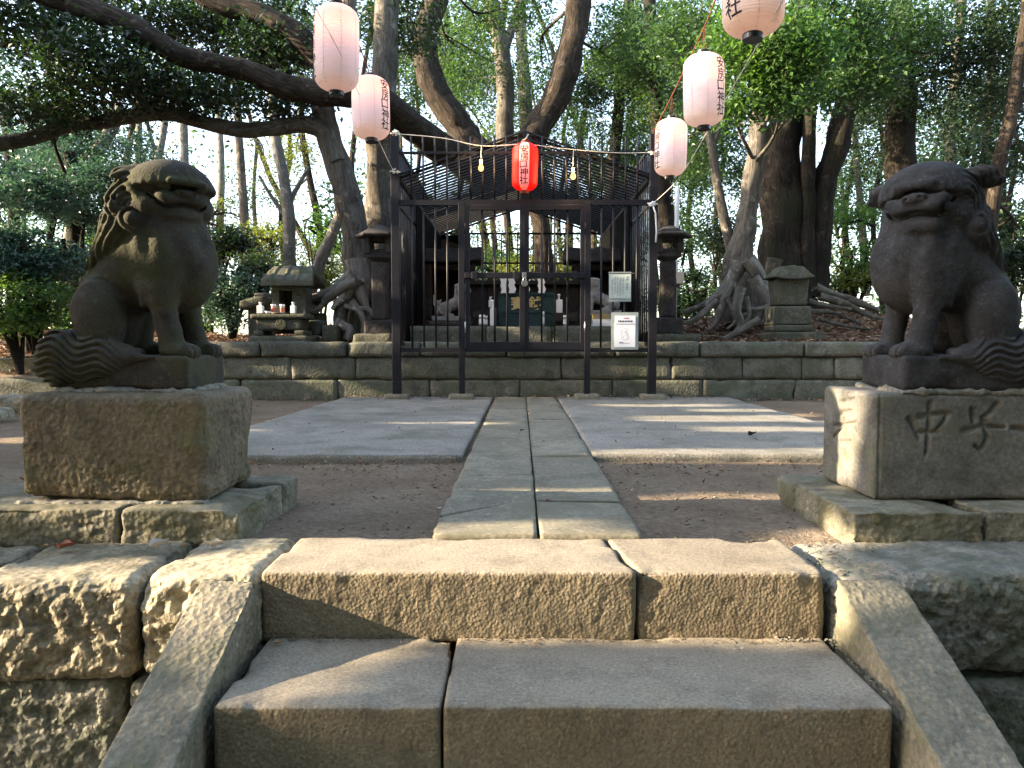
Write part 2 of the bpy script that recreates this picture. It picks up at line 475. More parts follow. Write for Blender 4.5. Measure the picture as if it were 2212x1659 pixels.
def soil_mat():
    m, t, b = nt('soil')
    p = pos(t)
    n1 = noise(t, p, 1.3, 6, 0.65, 0.5)
    col = ramp(t, n1, [(0.3, (0.135, 0.100, 0.068)), (0.55, (0.20, 0.155, 0.108)), (0.75, (0.27, 0.222, 0.165))])
    n2 = noise(t, p, 38, 5, 0.75)
    col = mixc(t, 1.0, col, ramp(t, n2, [(0.3, (0.6,) * 3), (0.7, (1.35,) * 3)]), 'MULTIPLY')
    vr = t.nodes.new('ShaderNodeTexVoronoi'); vr.inputs['Scale'].default_value = 34
    t.links.new(p, vr.inputs['Vector'])
    k = ramp(t, vr.outputs['Distance'], [(0.10, (1, 1, 1)), (0.17, (0, 0, 0))])
    k2 = math_(t, 'MULTIPLY', k, ramp(t, noise(t, p, 6, 3), [(0.5, (0, 0, 0)), (0.62, (0.8, 0.8, 0.8))]))
    col = mixc(t, k2, col, (0.28, 0.24, 0.20))
    t.links.new(col, b.inputs['Base Color']); b.inputs['Roughness'].default_value = 0.95
    b.inputs['Specular IOR Level'].default_value = 0.15
    nb = bump(t, noise(t, p, 45, 5, 0.75), 0.9, 0.010, None)
    bump(t, noise(t, p, 9, 6, 0.7), 0.9, 0.04, b, nb)
    return m
M['soil'] = soil_mat()
def bark_mat(name, c1, c2, c3, moss=None):
    m, t, b = nt(name)
    p = pos(t)
    at_ = t.nodes.new('ShaderNodeAttribute'); at_.attribute_name = 'bark_co'
    mp = at_.outputs['Vector']
    n1 = noise(t, mp, 26.0, 8, 0.72, 1.2)
    col = ramp(t, n1, [(0.34, c1), (0.5, c2), (0.66, c3)])
    n2 = noise(t, p, 3.0, 5, 0.6, 0.6)
    col = mixc(t, ramp(t, n2, [(0.5, (0, 0, 0)), (0.68, (0.7, 0.7, 0.7))]), col, tuple(v * 0.55 for v in c1))
    n4 = noise(t, p, 6.0, 6, 0.7, 0.6)
    col = mixc(t, ramp(t, n4, [(0.58, (0, 0, 0)), (0.66, (0.75, 0.75, 0.75))]), col, tuple(min(1, v * 1.5) for v in c3))
    if moss:
        col = mixc(t, ramp(t, noise(t, p, 1.7, 6, 0.6), [(0.5, (0, 0, 0)), (0.65, (0.8, 0.8, 0.8))]), col, moss)
    t.links.new(col, b.inputs['Base Color']); b.inputs['Roughness'].default_value = 0.9
    b.inputs['Specular IOR Level'].default_value = 0.15
    nb = bump(t, n1, 1.0, 0.035, None)
    bump(t, noise(t, p, 60, 4, 0.7), 0.6, 0.008, b, nb)
    return m
M['bark_grey'] = bark_mat('grey_bark', (0.05, 0.043, 0.034), (0.115, 0.102, 0.082), (0.19, 0.17, 0.14))
M['bark_pale'] = bark_mat('pale_bark', (0.10, 0.095, 0.08), (0.18, 0.17, 0.15), (0.26, 0.25, 0.22))
M['bark_dark'] = bark_mat('dark_bark', (0.010, 0.008, 0.006), (0.024, 0.019, 0.015), (0.050, 0.041, 0.033), moss=(0.020, 0.024, 0.012))
M['bark_brown'] = bark_mat('brown_bark', (0.014, 0.010, 0.007), (0.036, 0.027, 0.019), (0.085, 0.068, 0.052))
M['root'] = bark_mat('root_bark', (0.10, 0.088, 0.07), (0.20, 0.18, 0.15), (0.32, 0.295, 0.255))
def leaf_mat(name, dark, mid, light, trans=0.35, tcol=None, rough=0.38, spec=0.5, sc=0.9):
    m, t, b = nt(name)
    p = pos(t)
    wn_ = t.nodes.new('ShaderNodeTexWhiteNoise'); wn_.noise_dimensions = '3D'
    g = t.nodes.new('ShaderNodeNewGeometry')
    n1 = noise(t, p, sc, 3, 0.6)
    rnd = math_(t, 'ADD', math_(t, 'MULTIPLY', n1, 0.65), math_(t, 'MULTIPLY', g.outputs['Random Per Island'], 0.42))
    col = ramp(t, rnd, [(0.28, dark), (0.55, mid), (0.85, light)])
    t.links.new(col, b.inputs['Base Color'])
    b.inputs['Roughness'].default_value = rough; b.inputs['Specular IOR Level'].default_value = spec
    tr = t.nodes.new('ShaderNodeBsdfTranslucent')
    tc = mixc(t, 1.0, col, tcol or (1.7, 1.9, 0.7), 'MULTIPLY')
    t.links.new(tc, tr.inputs[0])
    mx = t.nodes.new('ShaderNodeMixShader'); mx.inputs[0].default_value = trans
    t.links.new(b.outputs[0], mx.inputs[1]); t.links.new(tr.outputs[0], mx.inputs[2])
    t.links.new(mx.outputs[0], t.nodes['Material Output'].inputs[0])
    return m
M['leaf'] = leaf_mat('evergreen_leaf', (0.020, 0.042, 0.022), (0.040, 0.082, 0.034), (0.085, 0.14, 0.045))
M['leaf_dark'] = leaf_mat('dark_evergreen_leaf', (0.010, 0.022, 0.013), (0.020, 0.042, 0.020), (0.045, 0.080, 0.030), 0.25)
M['leaf_bright'] = leaf_mat('fresh_green_leaf', (0.030, 0.065, 0.024), (0.060, 0.125, 0.038), (0.12, 0.20, 0.05), 0.42)
M['leaf_yellow'] = leaf_mat('yellow_green_leaf', (0.06, 0.09, 0.022), (0.13, 0.165, 0.035), (0.25, 0.26, 0.06), 0.45, (1.4, 1.4, 0.6))
M['leaf_blue'] = leaf_mat('blue_green_leaf', (0.025, 0.055, 0.045), (0.055, 0.11, 0.085), (0.10, 0.17, 0.12), 0.25, (1.2, 1.5, 0.9))
M['leaf_dead'] = leaf_mat('dry_leaf', (0.10, 0.055, 0.035), (0.20, 0.125, 0.085), (0.36, 0.27, 0.20), 0.12, (1.2, 0.9, 0.6), 0.7, 0.25, 3.0)
# ------------------------------------------------------------------ guardian lion (stone), sculpted as a distance field
def lion_mesh(kind, h=0.0046):
    ox, oy, oz = -0.42, -0.24, -0.135
    nx, ny, nz = int(0.74 / h), int(0.46 / h), int(0.845 / h)
    X, Y, Z = np.meshgrid(ox + np.arange(nx) * h, oy + np.arange(ny) * h, oz + np.arange(nz) * h, indexing='ij')
    X = X.astype(np.float32); Y = Y.astype(np.float32); Z = Z.astype(np.float32)
    X = np.where(X < 0, X * 1.2, X); P = (X, Y, Z)          # hindquarters a little compressed
    left = kind == 'l'
    # trunk of the body
    f = s_ell(P, (0.086, 0, 0.328), (0.163, 0.140, 0.180))
    f = smin(f, s_cap(P, (0.00, 0, 0.37), (-0.165, 0, 0.165), 0.128, 0.115), 0.05)
    f = smin(f, s_ell(P, (-0.16, 0, 0.11), (0.115, 0.125, 0.12)), 0.04)
    f = smin(f, s_cap(P, (0.082, 0, 0.38), (0.072, 0, 0.51), 0.148, 0.140), 0.04)
    # chest ridge between the forelegs
    f = smin(f, s_ell(P, (0.165, 0, 0.31), (0.085, 0.085, 0.13)), 0.04)
    # arch between haunch and foreleg
    for sy in (-1, 1):
        f = smax(f, -s_ell(P, (0.035, sy * 0.13, 0.055), (0.062, 0.095, 0.135)), 0.02)
    for sy in (-1, 1):
        # shoulder, foreleg, paw
        f = smin(f, s_ell(P, (0.10, sy * 0.105, 0.29), (0.072, 0.052, 0.12)), 0.03)
        f = smin(f, s_cap(P, (0.105, sy * 0.103, 0.23), (0.138, sy * 0.098, 0.05), 0.048, 0.033), 0.025)
        f = smin(f, s_cap(P, (0.136, sy * 0.098, 0.09), (0.14, sy * 0.097, 0.03), 0.034, 0.041), 0.02)
        paw = s_ell(P, (0.165, sy * 0.097, 0.018), (0.062, 0.050, 0.036))
        for k, ty in enumerate((-0.033, -0.011, 0.012, 0.034)):
            paw = smin(paw, s_ell(P, (0.205 - 0.25 * abs(ty), sy * 0.097 + ty, 0.016), (0.030, 0.0118, 0.029)), 0.003)
        f = smin(f, paw, 0.016)
        # elbow tuft
        f = smin(f, s_cap(P, (0.06, sy * 0.118, 0.23), (0.05, sy * 0.12, 0.18), 0.022, 0.010), 0.02)
        # haunch, hind foot
        f = smin(f, s_ell(P, (-0.125, sy * 0.105, 0.135), (0.103, 0.064, 0.142), 0, -0.12), 0.018)
        f = smin(f, s_cap(P, (-0.12, sy * 0.125, 0.03), (0.0, sy * 0.135, 0.018), 0.040, 0.028), 0.02)
        for ty in (-0.02, 0.0, 0.02):
            f = smin(f, s_ell(P, (0.03, sy * 0.135 + ty, 0.014), (0.026, 0.0115, 0.020)), 0.005)
    # back spine and flank hollow
    f = smin(f, s_cap(P, (-0.03, 0, 0.46), (-0.25, 0, 0.17), 0.045, 0.05), 0.05)
    # mane sheet down the back of the neck, grooved
    mane = s_ell(P, (-0.020, 0, 0.465), (0.115, 0.150, 0.13), 0, 0.3)
    for sy in (-1, 0, 1):
        mane = smin(mane, s_cap(P, (-0.05, sy * 0.085, 0.43), (-0.185, sy * 0.075, 0.305), 0.068, 0.012), 0.03)
    ph = (X * 0.80 - 0.52 * Z + 0.012 * np.sin(Z * 40 + X * 10) + 0.25 * np.abs(Y)) / 0.030
    mane = mane + 0.0050 * np.sin(ph * 2 * np.pi) * (1 / (1 + np.exp((Z - 0.53) * 60)))
    f = smin(f, mane, 0.006)
    # ---------------- head
    yaw = R(42) if left else R(46)
    c0 = (0.092, -0.010, 0.560) if left else (0.075, -0.012, 0.562)
    ca, sa = math.cos(yaw), math.sin(yaw)
    xr = X - c0[0]; yr = Y - c0[1]; zr = Z - c0[2]
    S = 1.10
    hx = (xr * ca - yr * sa) / S; hy = (xr * sa + yr * ca) / S; hz = zr / S
    if not left:
        ct, st = math.cos(0.06), math.sin(0.06); hy, hz = hy * ct - hz * st, hy * st + hz * ct
    if left: hz = np.where(hz < 0.030, 0.018 + (hz - 0.030) * 1.30, hz - 0.012)      # lower, tighter face
    H = (hx, hy, hz)
    skull = s_ell(H, (-0.012, 0, -0.02), (0.125, 0.139, 0.112))
    skull = smin(skull, s_ell(H, (0.03, 0, -0.07), (0.095, 0.122, 0.07)), 0.03)
    head = skull
    # jowls
    for sy in (-1, 1):
        head = smin(head, s_ell(H, (0.03, sy * 0.085, -0.075), (0.062, 0.045, 0.055)), 0.02)
    # muzzle and lower jaw
    mo = -0.026 if left else -0.006
    muz = s_box(H, (0.096 + mo, 0, -0.046), (0.062, 0.080 if left else 0.092, 0.028), 0.020)
    muz = smin(muz, s_ell(H, (0.152 + mo, 0, -0.028), (0.022, 0.034, 0.018)), 0.014)
    for sy in (-1, 1):
        muz = smin(muz, s_ell(H, (0.137 + mo, sy * 0.050, -0.054), (0.030, 0.034, 0.022)), 0.012)
        muz = smin(muz, s_ell(H, (0.163 + mo, sy * 0.022, -0.026), (0.012, 0.014, 0.010)), 0.008)
    jaw = s_box(H, (0.080 + mo, 0, -0.107), (0.062, 0.070, 0.026), 0.024)
    jaw = smin(jaw, s_ell(H, (0.125 + mo, 0, -0.110), (0.03, 0.05, 0.025)), 0.015)
    head = smin(head, muz, 0.012)
    head = smin(head, jaw, 0.012)
    # mouth slit curving up at the corners
    lip = -0.0765 + 0.010 * np.cos(hy * 42) * 0.6 + 5.2 * np.clip(np.abs(hy) - 0.055, 0, 1) ** 1.5 * 1.2
    slit = smax(np.abs(hz - lip) - 0.0075, s_ell(H, (0.10, 0, -0.06), (0.115, 0.112, 0.06)), 0.004)
    head = smax(head, -slit, 0.006)
    for sy in (-1, 1):   # nostrils
        head = smax(head, -s_ell(H, (0.175 + mo, sy * 0.021, -0.029), (0.010, 0.0075, 0.006)), 0.004)
    # hollow of the eyes under the brow, then the eyes
    for sy in (-1, 1):
        head = smax(head, -s_ell(H, (0.132, sy * 0.058, 0.002), (0.045, 0.034, 0.016)), 0.010)
        head = smin(head, s_ell(H, (0.108, sy * 0.055, -0.004), (0.026, 0.020, 0.014)), 0.002)
    # brow cap: a wide overhanging helmet of curls
    cap = s_ell(H, (0.034, 0, -0.004), (0.120, 0.138, 0.105))
    cap = smin(cap, s_ell(H, (-0.03, 0, 0.005), (0.09, 0.10, 0.088)), 0.03)
    edge = (0.018 if left else 0.004) - 0.20 * np.abs(hy) - 0.05 * np.clip(-hx, 0, 1) + 0.002 * np.cos(hy * 48)
    cap = smax(cap, -(hz - edge), 0.012)
    comb = (0.0013 if left else 0.0020) * np.sin(np.arctan2(hy, hx + 0.05) * 44) * np.exp(-((hz - edge - 0.014) / 0.016) ** 2) * (hx > 0.0)
    cap = cap - comb
    head = smin(head, cap, 0.012)
    head = smin(head, s_cap(H, (0.145, -0.05, 0.014), (0.145, 0.05, 0.014), 0.011, 0.011), 0.012)
    # ears
    if not left:
        for sy in (-1, 1):
            ear = s_ell(H, (-0.045, sy * 0.135, 0.040), (0.060, 0.062, 0.030), sy * 0.5, -0.1)
            ear = smin(ear, s_ell(H, (-0.075, sy * 0.165, 0.022), (0.055, 0.045, 0.016), sy * 0.6), 0.015)
            head = smin(head, ear, 0.010)
    # curls: discs with a ring groove
    f = smin(f, head * S, 0.010)
    # hair mass behind the face
    f = smin(f, s_ell(P, (-0.005, 0, 0.535) if left else (0.0, 0, 0.53), (0.105, 0.150, 0.105)), 0.012)
    def curl(f0, c, r, ax, thick=0.03):
        ax = np.array(ax, float); ax /= np.linalg.norm(ax)
        u = np.cross(ax, (0, 0, 1.0)); u /= np.linalg.norm(u); v = np.cross(u, ax)
        dx, dy, dz = X - c[0], Y - c[1], Z - c[2]
        a_ = dx * ax[0] + dy * ax[1] + dz * ax[2]
        b_ = dx * u[0] + dy * u[1] + dz * u[2]
        c_ = dx * v[0] + dy * v[1] + dz * v[2]
        d = s_ell((a_, b_, c_), (0, 0, 0), (thick, r, r))
        q = np.sqrt(b_ ** 2 + c_ ** 2) / r
        ang = np.arctan2(c_, b_)
        gr = np.exp(-((q - 0.60 - 0.07 * ang / np.pi) / 0.12) ** 2) * (a_ > 0)
        d = d + 0.015 * gr * (0.7 + 0.3 * np.cos(ang - 0.6)) - 0.006 * np.exp(-(q / 0.34) ** 2) * (a_ > 0)
        return smin(f0, d, 0.005)
    for sy in (-1, 1):
        if left:
            f = curl(f, (0.036, sy * 0.146, 0.466), 0.045, (0.25, sy, -0.05), 0.024)
            f = curl(f, (-0.030, sy * 0.142, 0.507), 0.040, (0.05, sy, 0), 0.024)
            # drooping ear and locks behind the cheek
            f = smin(f, s_cap(P, (0.035, sy * 0.148, 0.575), (0.078, sy * 0.150, 0.515), 0.017, 0.009), 0.005)
            f = smin(f, s_cap(P, (0.045, sy * 0.146, 0.585), (0.105, sy * 0.135, 0.565), 0.016, 0.008), 0.006)
            f = smin(f, s_cap(P, (0.078, sy * 0.145, 0.505), (0.070, sy * 0.145, 0.470), 0.016, 0.010), 0.005)
            for k in range(3):
                x0 = -0.012 - 0.024 * k
                f = smin(f, s_cap(P, (x0 + 0.03, sy * 0.128, 0.600 - 0.010 * k), (x0, sy * 0.150, 0.545 - 0.004 * k), 0.012, 0.009), 0.003)
                f = smin(f, s_cap(P, (x0, sy * 0.150, 0.545 - 0.004 * k), (x0 + 0.008, sy * 0.146, 0.515), 0.009, 0.006), 0.003)
            f = smin(f, s_ell(P, (0.0, sy * 0.10, 0.612), (0.062, 0.040, 0.032), 0, 0.3), 0.008)
        else:
            f = curl(f, (-0.022, sy * 0.148, 0.440), 0.047, (0.28, sy, 0.05), 0.024)
            for k in range(4):
                f = smin(f, s_cap(P, (0.0 + 0.004 * k, sy * 0.152, 0.560 - 0.020 * k), (0.045 + 0.004 * k, sy * 0.150, 0.545 - 0.020 * k), 0.008, 0.006), 0.003)
    # swirling hair on the crown behind the brow, cut in long strokes
    hr = np.sqrt((X - 0.02) ** 2 + (Z - 0.50) ** 2)
    sw = 1.25 * np.sin((hr * 0.9 + 0.018 * np.arctan2(Z - 0.50, X - 0.02)) * 2 * np.pi / 0.021)
    zone = 1 / (1 + np.exp((X - 0.030) * 80)) / (1 + np.exp(-(Z - 0.50) * 60)) / (1 + np.exp((0.085 - np.abs(Y)) * 120))
    f = f + 0.0042 * sw * zone
    if left:
        f = curl(f, (0.118, -0.122, 0.606), 0.034, (0.35, -0.9, 0.30), 0.022)
        for k in range(4):
            f = smin(f, s_cap(P, (0.03 + 0.022 * k, -0.095, 0.655 - 0.004 * k), (0.060 + 0.016 * k, -0.128, 0.618), 0.010, 0.007), 0.004)
        f = smin(f, s_cap(P, (0.02, -0.105, 0.63), (-0.03, -0.155, 0.605), 0.022, 0.008), 0.01)
        f = smin(f, s_cap(P, (0.03, -0.10, 0.640), (0.07, -0.12, 0.612), 0.015, 0.008), 0.006)
    else:
        f = curl(f, (0.170, 0.085, 0.498), 0.026, (1, 0.1, 0.0), 0.018)
    # beard flutes on the throat and chest
    fl = np.sin(np.arctan2(Y + 0.02, X - 0.02) * 13 + Z * 9) * 0.0052 * np.exp(-((Z - 0.39) / 0.055) ** 2) / (1 + np.exp(-(X - 0.03) * 60))
    # toe clefts, rib line of the haunch, vein strokes on the foreleg
    fl = fl + 0.004 * np.exp(-((np.sqrt((X + 0.125) ** 2 + (Z - 0.13) ** 2) - 0.135) / 0.006) ** 2) * (Z > 0.16) * (np.abs(Y) > 0.07)
    f = f + fl
    # groove round haunch / shoulder lines
    # ---------------- tail: waving locks over the side of the plinth
    tail = s_ell(P, (-0.270, -0.065, 0.020), (0.118, 0.125, 0.090))
    tail = smin(tail, s_ell(P, (-0.17, -0.158, -0.012), (0.20, 0.034, 0.072), 0, -0.10), 0.02)
    tail = smin(tail, s_cap(P, (-0.34, -0.10, -0.02), (-0.27, -0.15, -0.075), 0.045, 0.03), 0.03)
    tail = smin(tail, s_cap(P, (-0.05, -0.160, 0.0), (0.10, -0.163, 0.0), 0.022, 0.008), 0.03)
    tail = smax(tail, -s_ell(P, (-0.275, -0.095, 0.105), (0.055, 0.07, 0.018)), 0.01)
    wv = Z + 0.016 * np.sin(X * 34 + 1.2) + 0.22 * X
    tail = tail + 0.0062 * np.sin(wv * 2 * np.pi / 0.0235) * (0.5 + 0.5 * np.tanh((-0.02 - X) * 30))
    f = smin(f, tail, 0.012)
    # flat underside resting on the plinth (locks may hang over its edge)
    over = (np.abs(Y) > 0.155) | (X < -0.215)
    f = np.where(over, f, np.maximum(f, -(Z + 0.02)))
    V, F = surface_nets(f, (ox, oy, oz), h)
    V = V + (fbm(V, 26.0, 3 if left else 9, 4, .7) * 0.0030)[:, None] * np.array([1, 1, 1])
    return V, F
# ------------------------------------------------------------------ terrain: one sheet of ground
def gh(x, y):
    """height of the ground"""
    x = np.asarray(x, float); y = np.asarray(y, float)
    P = np.stack([x, y, np.zeros_like(x)], -1).reshape(-1, 3)
    n = (fbm(P, 0.9, 11, 4) * 0.5 + fbm(P, 6.0, 12, 3) * 0.25 + fbm(P, 16.0, 13, 2) * 0.15).reshape(x.shape)
    terrace = 0.004 + 0.022 * n - 0.035 * sstep(2.47, 2.40, y)
    low = -0.80 + 0.03 * n
    plat = 0.60 + 0.05 * n + 0.62 * np.exp(-(((x - 4.6) / 2.1) ** 2 + ((y - 12.6) / 2.3) ** 2)) \
        + 0.30 * np.exp(-(((x + 2.4) / 1.2) ** 2 + ((y - 11.4) / 1.0) ** 2)) + 0.10 * n * np.clip((y - 9) / 3, 0, 1)
    inside = (x > -1.5) & (x < 1.7) & (y < 12.8)
    plat = np.where(inside, 0.60, plat)
    left = 0.26 + 0.02 * n + sstep(9.62, 9.75, y) * 0.17 + sstep(9.8, 12.5, y) * 0.30 * (1 + n)
    back = np.where(x < -4.3, left, plat)
    back = back * (1 - 0.35 * sstep(16, 30, y)) + 0.4 * n * sstep(18, 40, np.hypot(x, y))
    h = np.where(y < 2.12, low, np.where(y < 8.68, terrace, back))
    return h
def graded(lo, hi, core0, core1, step, grow=1.25):
    a = list(np.arange(core0, core1 + 1e-6, step)); s = step
    while a[-1] < hi: s *= grow; a.append(a[-1] + s)
    s = step; b = []
    c = core0
    while c > lo: s *= grow; c -= s; b.append(c)
    return np.array(b[::-1] + a)
gx = graded(-260, 260, -5.5, 7.5, 0.055)
gy = np.sort(np.concatenate([graded(-260, 260, 0.0, 14.0, 0.055), [2.115, 2.125, 8.675, 8.685]]))
gy = np.unique(np.round(gy, 4))
GX, GY = np.meshgrid(gx, gy, indexing='ij')
GZ = gh(GX, GY)
Vg = np.stack([GX, GY, GZ], -1).reshape(-1, 3)
ii = np.arange(GX.size).reshape(GX.shape)
Fg = np.stack([ii[:-1, :-1], ii[1:, :-1], ii[1:, 1:], ii[:-1, 1:]], -1).reshape(-1, 4)
tag(link('ground', mesh_np('ground', Vg, Fg), M['soil']), kind='structure')

# ------------------------------------------------------------------ steps and their sloping side stones
def pitted(a, sc=22.0, seed=1):
    def f(W, N, e):
        n = fbm(W, sc, seed, 4, 0.6)
        return -a * np.abs(n) * 2.2 + a * 0.4
    return f
def face_only(a, sc=48.0, seed=1, ax=1):
    """coarse picking on vertical faces, tops worn smooth"""
    def f(W, N, e):
        n = fbm(W * np.array([1, 1, 0.8]), sc, seed, 4, 0.62)
        return (-a * np.abs(n) * 2.4 + a * 0.3) * (0.06 + 0.74 * np.clip(-N[:, ax], 0, 1))
    return f
steps = empty('stone_steps', (0.08, 1.6, -0.6), 'pale worn stone steps in the foreground between two sloping side stones', 'steps')
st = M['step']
# top step: two long blocks; their joint runs in at an angle
def shear(k, xj):
    def w(W):
        W[:, 0] += k * (W[:, 1] - 2.04) * np.exp(-((W[:, 0] - xj) / 0.25) ** 2)
        return W
    return w
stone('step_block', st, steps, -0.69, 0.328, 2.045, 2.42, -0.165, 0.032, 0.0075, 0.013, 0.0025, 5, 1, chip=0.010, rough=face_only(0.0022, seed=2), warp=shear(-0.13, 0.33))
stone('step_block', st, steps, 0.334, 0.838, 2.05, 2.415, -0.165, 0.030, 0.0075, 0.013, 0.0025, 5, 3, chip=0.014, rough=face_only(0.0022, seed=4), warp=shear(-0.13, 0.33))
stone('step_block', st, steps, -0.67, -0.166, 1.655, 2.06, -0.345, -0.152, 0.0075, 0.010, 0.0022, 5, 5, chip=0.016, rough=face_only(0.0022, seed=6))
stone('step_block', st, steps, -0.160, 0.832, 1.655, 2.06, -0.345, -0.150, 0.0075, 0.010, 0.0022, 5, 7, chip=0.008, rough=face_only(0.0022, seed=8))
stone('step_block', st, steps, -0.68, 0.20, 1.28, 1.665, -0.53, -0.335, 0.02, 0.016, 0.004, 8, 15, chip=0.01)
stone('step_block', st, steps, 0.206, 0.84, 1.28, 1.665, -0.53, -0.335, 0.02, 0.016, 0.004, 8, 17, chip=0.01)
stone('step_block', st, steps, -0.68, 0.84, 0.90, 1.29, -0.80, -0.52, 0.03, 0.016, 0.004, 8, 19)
SL = 0.43
def cheek(x0, x1, seed, top, mossy):
    def warp(W):
        W[:, 2] = W[:, 2] + (W[:, 1] - 2.03) * SL
        W[:, 2] = np.where(W[:, 2] < -0.8, -0.8, W[:, 2])
        return W
    def rf(W, N, e):
        n = fbm(W * np.array([1, .40, 1]), 42, seed, 4, 0.6)
        return -0.0040 * np.abs(n) * 2.0
    return stone('side_stone', M['cheek'], steps, x0, x1, 0.72, 2.035, top - 0.62, top, 0.007, 0.0045, 0.001, 6, seed, chip=0.005, rough=rf, warp=warp)
cheek(-0.845, -0.692, 21, 0.018, True)
cheek(0.858, 1.030, 23, 0.016, False)

# ------------------------------------------------------------------ rough retaining wall on both sides of the steps
wall_l = empty('retaining_wall', (-1.6, 2.1, -0.8), 'craggy sunlit stone retaining wall left of the steps', 'wall')
wall_r = empty('retaining_wall', (1.8, 2.1, -0.8), 'weathered grey stone retaining wall right of the steps', 'wall')
def craggy(a, seed):
    def f(W, N, e):
        n = fbm(W, 11, seed, 5, 0.72)
        m = fbm(W, 34, seed + 3, 4, 0.65)
        k = 0.25 + 0.75 * np.clip(-N[:, 1], 0, 1)
        return (-a * np.clip(np.abs(n) * 2.6, 0, 1.6) - a * 0.60 * np.abs(m) + a * 0.5) * k
    return f
def sag(W):
    W[:, 2] += -0.012 * np.sin(W[:, 0] * 3.1) - 0.10 * np.clip(2.10 - W[:, 1], 0, 1) * (W[:, 2] > -0.1)
    return W
for (x0, x1, sd) in ((-1.018, -0.694, 31), (-1.50, -1.026, 32), (-2.02, -1.508, 33), (-2.6, -2.03, 34)):
    stone('wall_stone', M['rough'], wall_l, x0, x1, 2.02, 2.45, -0.262, 0.020, 0.008 if x1 > -2 else .02, 0.040, 0.007, 6, sd, chip=0.02, rough=craggy(0.0145, sd), warp=sag)
for (x0, x1, sd) in ((-1.06, -0.70, 35), (-1.72, -1.07, 36), (-2.5, -1.73, 37)):
    stone('wall_stone', M['rough2'], wall_l, x0, x1, 2.035, 2.38, -0.54, -0.270, 0.010, 0.03, 0.007, 6, sd, rough=craggy(0.016, sd))
stone('wall_stone', M['rough2'], wall_l, -2.5, -0.70, 2.04, 2.38, -0.82, -0.548, 0.03, 0.03, 0.007, 6, 38)
for (x0, x1, sd) in ((0.862, 1.62, 41), (1.63, 2.3, 42), (2.31, 3.0, 43)):
    stone('wall_stone', M['rough2'], wall_r, x0, x1, 2.04, 2.45, -0.262, 0.020, 0.009 if x1 < 2.2 else .02, 0.045, 0.008, 5, sd, chip=0.02, rough=craggy(0.020, sd), warp=sag)
for (x0, x1, sd) in ((0.862, 1.45, 44), (1.46, 2.4, 45)):
    stone('wall_stone', M['rough2'], wall_r, x0, x1, 2.05, 2.38, -0.54, -0.270, 0.011, 0.03, 0.007, 6, sd, rough=craggy(0.014, sd))
stone('wall_stone', M['rough2'], wall_r, 0.862, 2.4, 2.05, 2.38, -0.82, -0.548, 0.03, 0.03, 0.007, 6, 46)

# ------------------------------------------------------------------ pedestals with carved characters
def stroke_carver(strokes, w, depth):
    """strokes: lists of 3D points lying on the face; returns carve function"""
    def f(W, N):
        d = np.zeros(len(W), np.float32)
        for s in strokes:
            s = [np.array(p) for p in s]
            best = np.full(len(W), 9.0)
            for i in range(len(s) - 1):
                a, b = s[i], s[i + 1]; ab = b - a
                t = np.clip(((W - a) @ ab) / (ab @ ab), 0, 1)
                q = np.linalg.norm(W - a - t[:, None] * ab, axis=1)
                best = np.minimum(best, q / (1.15 - 0.55 * (i + t) / (len(s) - 1)))
            d = np.maximum(d, np.clip(1 - best / w, 0, 1) ** 0.8)
        return -depth * d
    return f
def z5(zx, zy): return ((2900 + zx * .6028) / 1.8228, (1300 + zy * .6028) / 1.8228)
def front(pts, Y): return [tuple(at(*z5(*p), Y)) for p in pts]
def side(pts, X): return [tuple(on_x(*z5(*p), X)) for p in pts]
YF = 2.575
naka = [[(1130, 580), (1160, 640), (1190, 712)], [(1195, 568), (1290, 548), (1385, 545), (1340, 615), (1300, 660)], [(1200, 668), (1325, 664)], [(1265, 480), (1260, 600), (1238, 810)]]
uma = [[(1545, 520), (1548, 605)], [(1705, 490), (1660, 540), (1605, 575)], [(1485, 658), (1600, 628), (1755, 636)], [(1618, 600), (1645, 700), (1600, 785), (1560, 755)]]
kanji_r = [front(s, YF) for s in naka + uma]
hou = [[(722, 395), (712, 470)], [(676, 472), (765, 444)], [(682, 540), (748, 524)], [(703, 560), (690, 625), (632, 698)], [(640, 626), (775, 604)], [(735, 630), (825, 735)], [(676, 730), (748, 728)], [(710, 650), (706, 835)]]
kanji_s = [side(s, 1.20) for s in hou]
extra = [[tuple(at(2190 + dx, 925 + dy, YF)) for dx, dy in q] for q in ([(0, 0), (40, 8)],)]
cr = stroke_carver(kanji_r + extra, 0.0125, 0.016)
cs = stroke_carver(kanji_s, 0.011, 0.013)
def groove(W, N):       # vertical joint line near the front corner
    k = np.exp(-((W[:, 0] - 1.206) / 0.004) ** 2 * 1.0) * (N[:, 1] < -0.2)
    return -0.006 * np.exp(-((W[:, 0] - 1.222) / 0.004) ** 2) * (N[:, 1] < -0.3)
ped_r = empty('stone_pedestal', (1.52, 2.78, 0.0), 'grey carved pedestal under the right lion, one side sunlit', 'pedestal', 'pedestals of the lion statues')
stone('block', M['ped_r'], ped_r, 1.20, 1.85, YF, 3.00, 0.118, 0.482, 0.0048, 0.020, 0.003, 5, 51, chip=0.006, carve=lambda W, N: cr(W, N) + cs(W, N) + groove(W, N))
ped_l = empty('stone_pedestal', (-1.33, 2.76, 0.0), 'mossy brown pedestal under the left lion with pitted face', 'pedestal', 'pedestals of the lion statues')
def p5(x, y, X): return tuple(on_x(x, y, X))
faint = [[p5(498, 872, -1.02), p5(500, 940, -1.02)], [p5(485, 900, -1.02), p5(512, 892, -1.02)], [p5(520, 860, -1.02), p5(524, 935, -1.02), p5(530, 950, -1.02)],
         [p5(486, 925, -1.02), p5(516, 915, -1.02)], [p5(505, 955, -1.02), p5(508, 1000, -1.02)]]
